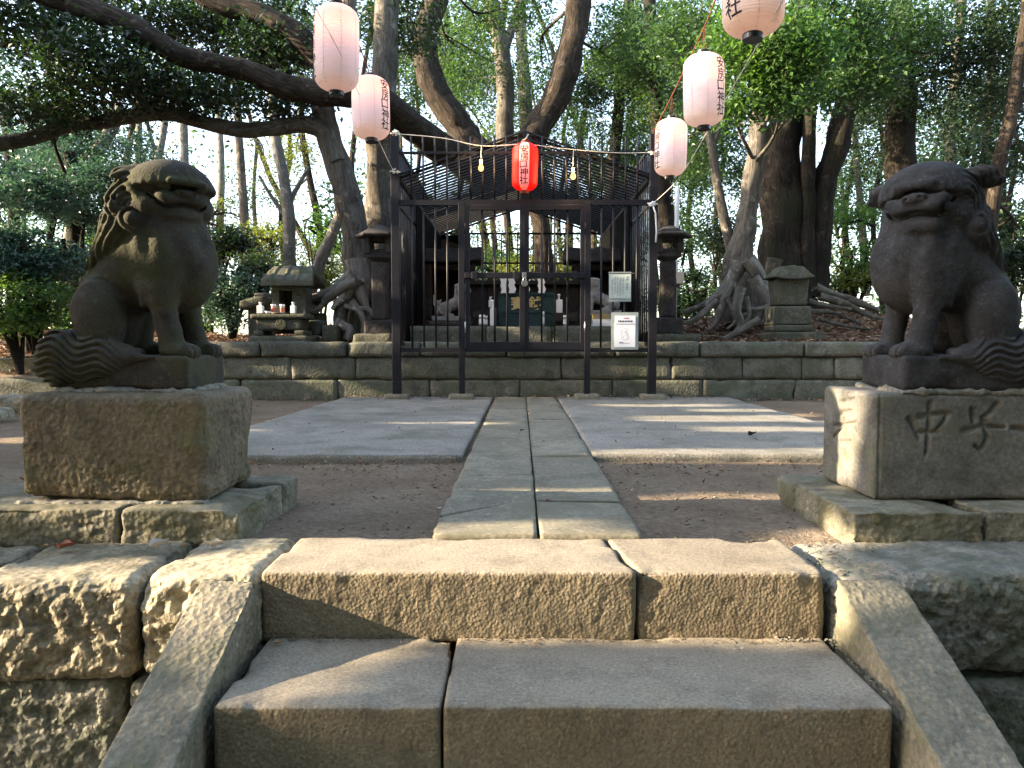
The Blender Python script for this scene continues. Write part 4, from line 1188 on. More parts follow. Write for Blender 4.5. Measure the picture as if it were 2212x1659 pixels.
# little stand under it
mb = MB(); c = at(1216, 704, 9.3); mb.box(c.x - .13, c.x + .17, 9.15, 9.5, .90, 1.0); mb.box(c.x - .09, c.x + .13, 9.18, 9.46, .843, .90)
tag(mb.build('offering_stand', M['darkwood'], bevel=.005), 'low dark stand under the white bottle right of the offering box', 'stand')
mb = MB(); c = at(1054, 686, 9.3); mb.box(c.x - .17, c.x + .11, 9.25, 9.5, .945, 1.03); mb.box(c.x - .12, c.x + .06, 9.28, 9.46, .843, .945)
tag(mb.build('offering_stand', M['darkwood'], bevel=.005), 'low dark stand left of the offering box behind the cups', 'stand')
sake(1065, 704, 9.16, .31, 'tall white bottle close to the left side of the offering box', G1, .07)
sake(1060, 664, 9.38, .13, 'small white bottle standing on the dark stand left of the offering box', G1, .05)
cup(1041, 704, 9.12, .13, 'white cup jar behind the left gate leaf, leftmost of the jars', G1, False, .036)
cup(1049, 704, 9.16, .12, 'clear jar beside the white cup jar behind the left gate leaf', G1, False, .024)
cup(1173, 704, 9.14, .17, 'slim white jar in front of the right half of the offering box', G1, False, .016)
cup(1222, 704, 9.08, .125, 'clear cup jar in front of the dark stand right of the offering box', G1, False, .030)
mb = MB().box(XO(1274), XO(1322), 9.05, 9.25, .90, .985)
t = empty('offering_carton', (XO(1298), 9.15, .843), 'yellow and white patterned carton beside the right small lion', 'carton')
MB().box(XO(1276), XO(1322), 9.02, 9.18, .925, .985).build('yellow_band', M['yellow'], t)
MB().box(XO(1276), XO(1322), 9.02, 9.18, .8435, .9245).build('white_band', M['white'], t)
mb = MB()
for k in range(9): mb.box(XO(1277 + k * 5), XO(1279.2 + k * 5), 9.017, 9.0195, .93, .982)
mb.build('pattern', M['jar'], t)

# dark wooden altar behind the offering box
t = empty('altar', (0.12, 10.1, .842), 'dark weathered wooden altar right behind the offering box', 'altar')
MB().box(-.62, .84, 10.1, 10.7, .843, 1.40).build('cupboard', M['darkwood'], t, bevel=.006)
MB().box(-.68, .90, 10.0, 10.8, 1.401, 1.455).build('altar_top', M['darkwood'], t, bevel=.004)
for k in range(6): MB().box(-.60 + k * .24, -.60 + k * .24 + .22, 10.085, 10.098, .87, 1.38).build('door_board', M['darkwood'], t, bevel=.003)
for x in (-.34, .60): MB().box(x - .03, x + .03, 10.12, 10.18, 1.456, 1.56).build('small_post', M['darkwood'], t)
# ------------------------------------------------------------------ paper lanterns
def paper_mat(name, top, mid, low, glow, gcol):
    """ribbed paper: faded pink, bulb glow painted in at the shoulder, whiter below; thin enough for light to pass"""
    m, t, b = nt(name)
    tc = t.nodes.new('ShaderNodeTexCoord'); sp = t.nodes.new('ShaderNodeSeparateXYZ')
    t.links.new(tc.outputs['Generated'], sp.inputs[0])
    wv = noise(t, tc.outputs['Object'], 3.0, 3)
    z = math_(t, 'ADD', sp.outputs[2], math_(t, 'MULTIPLY', math_(t, 'SUBTRACT', wv, 0.5), 0.15))
    col = ramp(t, z, [(0.10, low), (0.42, mid), (0.92, top)])  # pink upper end of the ramp paints the glow of the bulb inside
    t.links.new(col, b.inputs['Base Color']); b.inputs['Roughness'].default_value = 0.6
    b.inputs['Specular IOR Level'].default_value = 0.25
    tr = t.nodes.new('ShaderNodeBsdfTranslucent'); t.links.new(col, tr.inputs[0])
    mx = t.nodes.new('ShaderNodeMixShader'); mx.inputs[0].default_value = 0.45
    t.links.new(b.outputs[0], mx.inputs[1]); t.links.new(tr.outputs[0], mx.inputs[2])
    t.links.new(mx.outputs[0], t.nodes['Material Output'].inputs[0])
    return m
M['lpaper'] = paper_mat('lantern_paper', (0.80, 0.65, 0.64), (0.70, 0.69, 0.77), (0.76, 0.70, 0.66), 0, None)
M['lpaper2'] = paper_mat('lantern_paper_white', (0.74, 0.64, 0.60), (0.76, 0.70, 0.68), (0.80, 0.70, 0.62), 0, None)
M['lred'] = simple('red_lantern_paper', (0.85, 0.02, 0.012), 0.5, 0, 0.3, 0.06)
M['lwhite'] = simple('white_band_paper', (0.82, 0.70, 0.70), 0.6, 0, 0.3, 0.04)
M['seam'] = simple('seam_paper', (0.52, 0.42, 0.42), 0.7, 0, 0.2, 0.1)  # seams in a duller, darker pink than the paper
for k_ in ('lred', 'lwhite'):
    t = M[k_].node_tree; b = t.nodes['Principled BSDF']
    tr = t.nodes.new('ShaderNodeBsdfTranslucent'); tr.inputs[0].default_value = (0.85, 0.03, 0.015, 1) if k_ == 'lred' else (.8, .68, .65, 1)
    mx = t.nodes.new('ShaderNodeMixShader'); mx.inputs[0].default_value = 0.45
    t.links.new(b.outputs[0], mx.inputs[1]); t.links.new(tr.outputs[0], mx.inputs[2]); t.links.new(mx.outputs[0], t.nodes['Material Output'].inputs[0])
def bulb_mat(name, col, s):
    m = bpy.data.materials.new(name); m.use_nodes = True; t = m.node_tree; t.nodes.clear()
    e = t.nodes.new('ShaderNodeEmission'); e.inputs[0].default_value = (*col, 1); e.inputs[1].default_value = s
    o = t.nodes.new('ShaderNodeOutputMaterial'); t.links.new(e.outputs[0], o.inputs[0]); return m
M['bulb'] = bulb_mat('lit_bulb', (1.0, 0.62, 0.24), 0.40)
M['bulb_in'] = bulb_mat('lantern_bulb', (1.0, 0.50, 0.25), 9.0)

def lantern_profile(Rm, H):
    """radius at height z, 0..H"""
    def r(z):
        u = abs(z / H - 0.5) * 2
        e = max(0.0, (u - 0.62) / 0.38)
        base = Rm * (1 - 0.045 * (u ** 2)) * math.sqrt(max(0.0, 1 - 0.885 * e ** 2.6))
        return base
    return r
def lantern(px, py, Y, Rm, H, label, text_phi=None, tilt=0.0, red=False, body=None, gname='paper lanterns hung on the two cords', chars='安房口神社', tsize=.10, glow=0.7, lean=0.0):
    c = at(px, py, Y); ox = Vector((c.x, c.y, c.z - H / 2))
    t = empty('paper_lantern', (c.x, c.y, c.z), label, 'lantern', gname)
    rf = lantern_profile(Rm, H)
    nz, na = 170, 56
    face = math.atan2(-ox.y, -ox.x)              # towards the camera
    nrib = 34
    V = []; 
    for i in range(nz + 1):
        z = H * i / nz
        r0 = rf(z) + 0.0026 * abs(math.sin(math.pi * nrib * z / H)) * (1 if 0.03 < i / nz < .97 else 0)
        for k in range(na):
            a = 2 * math.pi * k / na
            seamd = -0.0012 * math.exp(-((math.sin(a * 4)) / .16) ** 2)
            V.append(((r0 + seamd) * math.cos(a + face), (r0 + seamd) * math.sin(a + face), z))
    V = np.array(V)
    ii = np.arange(V.shape[0]).reshape(nz + 1, na)
    F = np.stack([ii[:-1], np.roll(ii, -1, 1)[:-1], np.roll(ii, -1, 1)[1:], ii[1:]], -1).reshape(-1, 4)
    Mx = Matrix.Translation(c) @ Matrix.Rotation(tilt, 4, 'Y') @ Matrix.Rotation(lean, 4, 'X') @ Matrix.Translation((0, 0, -H / 2))
    M3 = np.array(Mx)
    tf = lambda A: A @ M3[:3, :3].T + M3[:3, 3]
    if not red:
        me = mesh_np('lantern_shade', tf(V), F)
        link('shade', me, body or M['lpaper'], t)
        for k in range(8):       # vertical seams
            a = k * math.pi / 4 + .2
            pts = [(Vector(((rf(z) + .0012) * math.cos(face + a), (rf(z) + .0012) * math.sin(face + a), z))) for z in np.linspace(H * .01, H * .99, 22)]
            MB().tube([Mx @ p for p in pts], .0016, 5).build('seam', M['seam'], t, smooth=True)
    else:
        ang = (np.arange(na) / na) * 2 * math.pi
        fa = (F % na)[:, 0]
        aa = ang[fa]; aa = np.where(aa > math.pi, aa - 2 * math.pi, aa)
        band = np.abs(aa + 0.12) < 0.42
        me = mesh_np('lantern_shade', tf(V), F); me.materials.append(M['lred']); me.materials.append(M['lwhite'])
        me.polygons.foreach_set('material_index', band.astype(np.int32))
        link('shade', me, None, t)
    rt = rf(H) ; rb = rf(0)
    mb = MB().lathe([(rt * 1.0, -.004), (rt * 1.05, 0), (rt * 1.05, .020), (rt * .9, .024)], 28); mb.V = [Mx @ (Vector(v) + Vector((0, 0, H))) for v in mb.V]
    mb.build('top_ring', M['blackcap'] if not red else M['redcord'], t)
    mb = MB().lathe([(rb * .86, -.030), (rb * 1.02, -.028), (rb * 1.04, -.004), (rb * 1.0, .004)], 28); mb.V = [Mx @ Vector(v) for v in mb.V]
    mb.build('bottom_ring', M['blackcap'] if not red else M['redcord'], t)
    # bulb inside
    mb = MB().lathe([(.004, -.03), (.022, -.012), (.026, .005), (.016, .03), (.010, .045)], 12); mb.V = [Mx @ (Vector(v) + Vector((0, 0, H * .70))) for v in mb.V]
    mb.build('bulb', M['bulb_in'], t, smooth=True)
    if glow > 0:
        ld = bpy.data.lights.new('lantern_lamp', 'POINT'); ld.energy = glow * .3; ld.color = (1, .50, .34); ld.shadow_soft_size = .05
        lo = bpy.data.objects.new('lamp', ld); COL.objects.link(lo); lo.parent = t
        lo.location = (Mx @ Vector((0, 0, H * .76))) - c
    # lettering bent round the paper
    if text_phi is not None:
        n = len(chars); span = H * 0.80; step = span / n
        for i, ch in enumerate(chars):
            me = text_mesh(ch, tsize, 'lettering', tsize * .012, 1)
            zc = H / 2 + span / 2 - step * (i + .5)
            for v in me.vertices:
                x, y = v.co.x * 1.0, v.co.y * 0.92
                x += 0.10 * y * -0.6 + .004 * math.sin(i * 2.3)
                z = zc + y + 0.10 * x
                rr = rf(min(max(z, 0), H)) + .0035
                a = face + text_phi + x / Rm
                v.co = Mx @ Vector((rr * math.cos(a), rr * math.sin(a), z))
            link('lettering', me, M['ink'], t)
    return t, Mx
lan = {}
lan[1] = lantern(727, 105, 5.25, .148, .555, 'large pinkish paper lantern, highest of the two at the left', -1.42, .02, tsize=.085, glow=1.0, lean=.03)
lan[2] = lantern(801, 234, 6.3, .150, .500, 'smaller pinkish paper lantern below the large one at the left', 0.86, -.03, tsize=.098, glow=.9, lean=-.10)
lan[3] = lantern(1520, 195, 5.9, .150, .530, 'pink paper lantern in the middle of the three at the right', 0.98, -.02, tsize=.10, glow=.9)
lan[4] = lantern(1449, 319, 7.4, .149, .530, 'pink paper lantern right beside the cage post', -1.05, .02, tsize=.095, glow=.9)
lan[5] = lantern(1628, -36, 3.85, .147, .50, 'cropped whitish paper lantern at the top edge, nearest of all', -.72, .02, body=M['lpaper2'], tsize=.10, glow=.5, lean=-.06)
lan['r'] = lantern(1134, 361, YC - .17, .132, .485, 'red paper lantern with a white band over the gate', -0.12 + .02, .02, red=True, tsize=.092, glow=.9, gname=None)

# ------------------------------------------------------------------ cords, wires, bulbs
def cord(pts, r, mat, label, name='cord', smooth_n=6):
    P_ = catmull(pts, smooth_n) if len(pts) > 2 else pts
    o = MB().tube(P_, r, 6).build(name, mat, smooth=True)
    return tag(o, label, name.split('_')[-1])
def top_of(k): Mx = lan[k][1]; return Mx @ Vector((0, 0, 0))
def hangp(k, H): return lan[k][1] @ Vector((0, 0, H + .02))
w = [tuple(at(848, 291, YC - .03)), tuple(at(795, 150, 6.35)), tuple(at(740, -10, 5.2)), tuple(at(700, -160, 4.2)), (-1.25, .6, 3.05)]
cord(w, .005, M['redcord'], 'brown cord carrying the two lanterns at the left', 'lantern_cord')
w = [tuple(at(1411, 285, YC - .03)), tuple(at(1455, 200, 7.4)), tuple(at(1521, 60, 5.95)), tuple(at(1605, -130, 3.9)), (1.2, .6, 3.05)]
cord(w, .005, M['redcord'], 'brown cord carrying the three lanterns at the right', 'lantern_cord')
w = [tuple(at(672, 0, 4.9)), tuple(at(727, 100, 4.95)), tuple(at(765, 180, 5.9)), tuple(at(812, 290, 7.2)), tuple(at(850, 370, YC - .045))]
w = [tuple(at(640, -70, 4.6))] + w
cord(w, .0028, M['cord'], 'thin white string running down past the left lanterns to the cage post', 'tie_string')
w = [tuple(at(1720, -60, 3.3)), tuple(at(1692, 0, 3.55)), tuple(at(1600, 160, 4.9)), tuple(at(1560, 228, 5.6)), tuple(at(1470, 380, 7.4)), tuple(at(1411, 440, YC - .045))]
cord(w, .0034, M['cord'], 'thin white string running down past the right lanterns to the cage post', 'tie_string')
w = [tuple(at(853, 290, YC - .05)), tuple(at(880, 291, YC - .05)), tuple(at(960, 299, YC - .05)), tuple(at(1042, 315, YC - .05)), tuple(at(1134, 312, YC - .05)), tuple(at(1230, 322, YC - .05)), tuple(at(1330, 330, YC - .05)), tuple(at(1405, 330, YC - .05))]
cord(w, .0042, M['cord'], 'pale flex strung along the top bars of the cage', 'light_flex')
for k, H in ((1, .555), (2, .50), (3, .53), (4, .53), (5, .50)):
    p = hangp(k, H); t, Mx = lan[k]
    q = {1: at(742, -12, 5.2), 2: at(790, 152, 6.33), 3: at(1522, 58, 5.95), 4: at(1452, 210, 7.4), 5: at(1600, -118, 3.95)}[k]
    mb = MB()
    for a in (-.03, 0.0, .03): mb.tube([p + Vector((a, 0, 0)), p.lerp(q, .6) + Vector((a * .2, 0, 0)), q], .0022, 5)
    mb.build('hanger', M['redcord'], t, smooth=True)
p = hangp('r', .485)
mb = MB(); mb.tube([p, at(1134, 312, YC - .05)], .005, 6); mb.tube([at(1128, 305, YC - .06), at(1137, 298, YC - .07), at(1141, 290, YC - .06)], .007, 6)
mb.build('hanger', M['cord'], lan['r'][0], smooth=True)
# knots of white tape on the posts
for px, py, lab in ((854, 289, 'white string knot on top of the left cage post'), (853, 371, 'white string knot halfway down the left cage post'), (1411, 330, 'white string knot on the right cage post beside the lantern'), (1409, 440, 'knot of white cloth tape on the right cage post')):
    c = at(px, py, YC - .05); mb = MB()
    for k in range(5):
        a = [c + Vector((random.uniform(-.04, .04), random.uniform(-.012, .0), random.uniform(-.03, .03))) for _ in range(3)]
        mb.tube(a, .006 if py != 440 else .010, 5)
    mb.tube([c + Vector((-.055, .0, .004)), c + Vector((.055, 0, -.004))], .007, 5)
    if py == 440: mb.tube([c, c + Vector((.03, -.02, -.10)), c + Vector((.045, -.01, -.30)), c + Vector((.04, 0, -.40))], .009, 5)
    tag(mb.build('string_knot', M['cord'] if py != 440 else M['white'], smooth=True), lab, 'knot')
for px, py, top, lab in ((1039, 363, 318, 'lit bare bulb hanging from the flex, left of the red lantern'), (1238, 381, 324, 'lit bare bulb hanging from the flex, right of the red lantern')):
    c = at(px, py, YC - .07)
    t = empty('light_bulb', tuple(c), lab, 'bulb', 'bare bulbs on the cage')
    MB().lathe([(.005, -.034), (.020, -.028), (.029, -.008), (.028, .010), (.018, .032), (.013, .045)], 20, tuple(c)).build('glass', M['bulb'], t, smooth=True)
    MB().lathe([(.016, .045), (.018, .05), (.018, .085), (.008, .095)], 14, tuple(c)).build('socket', M['cream'], t)
    MB().tube([c + Vector((0, 0, .09)), at(px, (top + py) / 2 - 10, YC - .065), at(px + 1, top, YC - .05)], .004, 5).build('flex', M['cord'], t, smooth=True)
    ld = bpy.data.lights.new('bulb_lamp', 'POINT'); ld.energy = 3.0; ld.color = (1, .62, .3); ld.shadow_soft_size = .03
    lo = bpy.data.objects.new('lamp', ld); COL.objects.link(lo); lo.parent = t; lo.location = (0, -.06, 0)

# ------------------------------------------------------------------ stone lanterns either side of the cage
def stone_lantern(pxc, Y, pytop, pybase, label, seed, flip=1):
    b0 = at(pxc, pybase, Y); tp = at(pxc, pytop, Y)
    t = empty('stone_lantern', (b0.x, Y, b0.z), label, 'stone lantern', 'stone lanterns beside the cage')
    S_ = M['torii_stone']; x, z0 = b0.x, b0.z; H = tp.z - z0
    k = H / 1.30
    def hexo(prof, name, n=6, off=R(30)):
        mb = MB()
        for i in range(0, 1): pass
        V = []; F = []
        for (r, z) in prof:
            for q in range(n):
                a = off + 2 * math.pi * q / n
                V.append((x + r * k * math.cos(a), Y + r * k * math.sin(a), z0 + z * k))
        for i in range(len(prof) - 1):
            for q in range(n):
                a, b_ = i * n + q, i * n + (q + 1) % n
                F.append((a, b_, b_ + n, a + n))
        F += [tuple(reversed(range(n))), tuple(range(len(V) - n, len(V)))]
        mb.add(V, F); return mb.build(name, S_, t, bevel=.008)
    stone('base', S_, t, x - .17 * k, x + .17 * k, Y - .17 * k, Y + .17 * k, z0 - .04, z0 + .17 * k, .03, .012, .006, 6, seed)
    stone('shaft', S_, t, x - .092 * k, x + .092 * k, Y - .092 * k, Y + .092 * k, z0 + .165 * k, z0 + .86 * k, .035, .010, .005, 6, seed + 1, chip=.01)
    hexo([(.10, .855), (.17, .90), (.195, .905), (.195, .955), (.15, .96)], 'platform', 4, R(45))
    # fire box with openings
    fb = MB()
    for sx in (-1, 1):
        for sy in (-1, 1): fb.box(x + sx * .125 * k - .032 * k, x + sx * .125 * k + .032 * k, Y + sy * .125 * k - .032 * k, Y + sy * .125 * k + .032 * k, z0 + .957 * k, z0 + 1.15 * k)
    fb.box(x - .09 * k, x + .09 * k, Y - .115 * k, Y + .115 * k, z0 + .957 * k, z0 + 1.005 * k)
    fb.box(x - .09 * k, x + .09 * k, Y - .115 * k, Y + .115 * k, z0 + 1.10 * k, z0 + 1.15 * k)
    fb.build('fire_box', S_, t)
    hexo([(.30, 1.150), (.31, 1.175), (.20, 1.235), (.09, 1.285), (.05, 1.30)], 'roof', 4 if False else 6, R(0))
stone_lantern(822, 8.95, 487, 722, 'dark stone lantern left of the cage, in front of the thick trunk', 400)
stone_lantern(1441, 8.95, 487, 716, 'dark stone lantern right of the cage, partly behind its post', 410)
stone_slab_l = None
for px0, px1, lab, sd in ((762, 850, 'low mossy stone slab under the left stone lantern', 420), (1412, 1512, 'low mossy stone slab under the right stone lantern', 421)):
    a, b_ = at(px0, 730, 8.8), at(px1, 730, 8.8)
    V, F = stone_np(a.x, b_.x, 8.72, 9.3, .56, at(0, 721, 8.95).z, .05, .02, .01, 6, sd, chip=.03)
    tag(link('stone_slab', mesh_np('stone_slab', V, F), M['shrine']), lab, 'slab')

# ------------------------------------------------------------------ white pole with a cream box, right of the cage
Yp = 10.3
t = empty('utility_pole', tuple(at(1458, 672, Yp)), 'thin white pole with a small cream box, right of the cage', 'pole')
MB().tube([at(1457, 700, Yp), at(1459, 560, Yp), at(1462, 470, Yp), at(1463, 402, Yp)], .030, 10).build('pole', M['pole'], t, smooth=True)
c = at(1461, 602, Yp - .06)
MB().box(c.x - .085, c.x + .085, c.y - .07, c.y + .05, c.z - .075, c.z + .088).build('box', M['cream'], t, bevel=.012)
MB().tube([at(1463, 420, Yp), at(1448, 423, Yp), ], .010, 6).build('bracket', M['pole'], t); MB().tube([at(1450, 440, Yp), at(1475, 436, Yp)], .008, 6).build('bracket', M['pole'], t)
MB().lathe([(.03, -.11), (.05, -.105), (.05, -.08), (.03, -.076)], 14, (c.x, c.y, c.z)).build('collar', M['redcord'], t)

# ------------------------------------------------------------------ small shrine at the left with its offering table
S_ = M['shrine']; Ys = 9.15
def Q(px, py, Y=Ys): return at(px, py, Y)
t = empty('stone_shrine', tuple(Q(622, 737)), 'little mossy stone shrine with a ribbed roof and dark opening, left of the tree roots', 'shrine')
cx = Q(626, 600).x; ys0 = Ys + .18
# body
z_e, z_b = Q(0, 621, ys0).z, Q(0, 676, ys0).z - .25
xb0, xb1 = Q(587, 600, ys0).x, Q(660, 600, ys0).x
ow0, ow1 = Q(602, 600, ys0).x, Q(631, 600, ys0).x
zt0 = Q(0, 628, ys0).z; 
MB().box(xb0, ow0 - .005, ys0, ys0 + .30, z_b, z_e).box(ow1 + .005, xb1, ys0, ys0 + .30, z_b, z_e).build('body_wall', S_, t, bevel=.006)
MB().box(ow0 - .006, ow1 + .006, ys0 + .004, ys0 + .12, zt0, z_e - .002).build('lintel', S_, t)
MB().box(ow0 - .012, ow0, ys0 - .012, ys0 + .05, z_b, zt0 + .02).box(ow1, ow1 + .012, ys0 - .012, ys0 + .05, z_b, zt0 + .02).box(ow0, ow1, ys0 - .012, ys0 + .05, zt0, zt0 + .02).build('door_frame', S_, t)
MB().box(ow0 - .01, ow1 + .01, ys0 + .22, ys0 + .26, z_b, z_e).build('back_wall', M['darkwood'], t)
# roof with ribs, sloping to the front
zr0, zr1 = Q(0, 620, Ys).z, Q(0, 574, Ys + .3).z
xr0, xr1 = Q(549, 600).x + .12, Q(673, 600).x
xr0 = Q(540, 600, Ys).x + .0
xr0, xr1 = Q(543 + 0, 600).x, Q(673, 600).x
xr0 = Q(537 + 12, 600).x
def roofw(W):
    v = (W[:, 1] - (Ys + .02)) / .62
    lift = np.clip(1 - np.abs(v - .5) * 2, 0, 1)
    u = (W[:, 0] - xr0) / (xr1 - xr0)
    W[:, 2] = W[:, 2] + lift ** 0.8 * (zr1 - zr0 - .09)
    W[:, 0] += (1 - lift) * -.0 + lift * (.5 - u) * .16
    tp_ = W[:, 2] > zr0 + .045 + lift ** 0.8 * (zr1 - zr0 - .09)
    rib = tp_ * np.exp(-((u * 4.0 - np.round(u * 4.0)) / .10) ** 2) * .018 * (u > .06)
    W[:, 2] += rib
    W[:, 2] -= .02 * np.exp(-((lift - .45) / .08) ** 2)
    return W
stone('roof', S_, t, xr0 + .06, xr1 + .02, Ys + .02, Ys + .64, zr0, zr0 + .085, .015, .018, .006, 6, 430, warp=roofw)
# table in front
ta = empty('offering_table', tuple(Q(602, 728, 8.95)), 'low stone offering table with a round boss in front of the mossy shrine', 'table')
Yt = 8.93
x0, x1 = at(545, 700, Yt).x, at(658, 700, Yt).x
def flare(W):
    zz = np.clip((W[:, 2] - at(0, 716, Yt).z) / (at(0, 690, Yt).z - at(0, 716, Yt).z), 0, 1)
    cxx = (x0 + x1) / 2
    W[:, 0] = cxx + (W[:, 0] - cxx) * (.93 + .07 * zz)
    return W
stone('table_top', S_, ta, x0 - .02, x1 + .02, Yt - .02, Yt + .36, at(0, 689, Yt).z, at(0, 678, Yt).z, .03, .012, .004, 6, 440)
stone('table_body', S_, ta, x0 + .04, x1 - .03, Yt, Yt + .33, at(0, 713, Yt).z, at(0, 689.5, Yt).z, .03, .006, .004, 6, 441, warp=flare)
stone('table_foot', S_, ta, x0 + .01, x0 + .12, Yt - .01, Yt + .33, at(0, 725, Yt).z, at(0, 713.5, Yt).z, .02, .012, .004, 6, 442)
stone('table_foot', S_, ta, x1 - .12, x1 - .0, Yt - .01, Yt + .33, at(0, 725, Yt).z, at(0, 713.5, Yt).z, .02, .012, .004, 6, 443)
stone('table_base', S_, ta, x0 - .03, x1 + .05, Yt - .06, Yt + .5, .58, at(0, 725.5, Yt).z, .03, .02, .006, 6, 444)
c = at(607, 701, Yt); MB().tube([c + Vector((0, -.014, 0)), c + Vector((0, .01, 0))], .065, 24).build('boss', S_, ta, bevel=.006)
G2 = 'offerings on the table of the mossy shrine'
sake(563, 677.5, Yt + .08, .135, 'white square bottle, leftmost on the mossy stone table', G2, .068)
sake(634, 677.5, Yt + .08, .135, 'white square bottle, rightmost on the mossy stone table', G2, .058)
cup(591, 677, Yt + .10, .105, 'left one of two cup jars with red print on the stone table', G2, True, .029)
cup(610, 677, Yt + .10, .105, 'right one of two cup jars with red print on the stone table', G2, True, .029)
b_ = at(579, 677.5, Yt + .06); tag(MB().lathe([(.012, 0), (.022, .004), (.038, .026), (.036, .027), (.02, .010)], 18, tuple(b_)).build('small_bowl', M['white'], smooth=True), 'small white bowl beside the left bottle on the stone table', 'bowl')
b_ = at(597, 678, Yt + .04); tag(MB().lathe([(.02, 0), (.045, .006), (.062, .012), (.06, .013), (.03, .006)], 20, tuple(b_)).build('small_dish', M['cream'], smooth=True), 'flat pale dish in front of the cup jars on the stone table', 'dish')
# flat stone roof piece behind, leftwards
V, F = stone_np(at(527, 650, 9.9).x, at(585, 650, 9.9).x, 9.7, 10.2, at(0, 662, 9.9).z, at(0, 641, 9.9).z, .04, .03, .012, 5, 450, warp=lambda W: (W.__setitem__((slice(None), 2), W[:, 2] - .12 * np.clip((at(570, 650, 9.9).x - W[:, 0]) / .5, 0, 1)), W)[1])
t3 = empty('collapsed_shrine', tuple(at(556, 735, 9.9)), 'low broken shrine with a flat reddish stone roof, behind the mossy shrine at left', 'shrine')
link('roof', mesh_np('broken_roof', V, F), M['shrine'], t3)
stone('block', M['shrine'], t3, at(540, 650, 9.9).x, at(585, 650, 9.9).x, 9.78, 10.1, .6, at(0, 661, 9.9).z, .05, .02, .01, 5, 451)
stone('roof_cap', M['shrine'], t3, at(551, 650, 9.9).x, at(578, 650, 9.9).x, 9.85, 10.1, at(0, 643, 9.9).z, at(0, 633, 9.9).z, .03, .02, .01, 5, 452)
# loose stones around roots
for i, (px0, px1, py0, py1, Y, lb) in enumerate(((655, 695, 692, 716, 9.3, 'squared stone lying between the shrine table and the roots'), (694, 728, 702, 730, 9.2, 'low dark stone block in front of the twisted roots'), (660, 700, 676, 693, 9.6, 'pale flat stone lying behind the offering table'))):
    a, b_ = at(px0, py1, Y), at(px1, py0, Y)
    V, F = stone_np(a.x, b_.x, Y, Y + .25, a.z - .05, b_.z, .03, .02, .008, 6, 460 + i, zr=.2 * (i - 1))
    tag(link('loose_stone', mesh_np('loose_stone', V, F), M['shrine']), lb, 'stone')

# ------------------------------------------------------------------ small shrine at the right
Yr = 9.15
t = empty('stone_shrine', tuple(at(1708, 728, Yr)), 'small closed stone shrine with a pointed cap on the leafy bank at right', 'shrine')
def blk(name, px0, px1, py0, py1, y0, dep, r, sd, wp=None, res=.03):
    a, b_ = at(px0, py1, y0), at(px1, py0, y0)
    stone(name, S_, t, a.x, b_.x, y0, y0 + dep, a.z, b_.z, res, r, .004, 6, sd, warp=wp)
blk('base', 1672, 1783, 717, 737, Yr - .12, .5, .01, 470)
blk('step', 1674, 1757, 702, 716.5, Yr - .02, .40, .01, 471)
blk('plinth', 1672, 1753, 661, 701.5, Yr + .02, .36, .008, 472)
a, b_ = at(1680, 660, Yr + .04), at(1746, 601, Yr + .04)
def tp(W):
    u = np.clip((b_.z - W[:, 2]) / (b_.z - a.z), 0, 1); cx = (a.x + b_.x) / 2
    W[:, 0] = cx + (W[:, 0] - cx) * (1 - .14 * u) ; return W
stone('body', S_, t, a.x - .02, b_.x + .02, Yr + .05, Yr + .34, a.z + .003, b_.z, .03, .008, .003, 6, 473, warp=tp)
ra, rb = at(1670, 603, Yr), at(1762, 574, Yr)
def rw(W):
    k = np.clip((W[:, 2] - ra.z) / (rb.z - ra.z), 0, 1); cx = (ra.x + rb.x) / 2
    u = (W[:, 0] - cx) / ((rb.x - ra.x) / 2)
    W[:, 0] = cx + (W[:, 0] - cx) * (1 - .48 * k ** .8)
    W[:, 1] = Yr + .20 + (W[:, 1] - Yr - .20) * (1 - .35 * k)
    W[:, 2] += .02 * u ** 2 * (1 - k) * 1.5 + .014 * np.exp(-(u / .35) ** 2) * np.clip(k, 0, 1)
    return W
stone('roof', S_, t, ra.x, rb.x, Yr - .02, Yr + .42, ra.z, rb.z, .015, .010, .003, 6, 474, warp=rw)
q = MB().poly([(at(1704, 592, Yr).x, at(0, 592, Yr).z), (at(1728, 592, Yr).x, at(0, 592, Yr).z), (at(1716, 583, Yr).x, at(0, 583, Yr).z)], Yr + .045, Yr + .14)
q.build('gable_ornament', S_, t, bevel=.003)
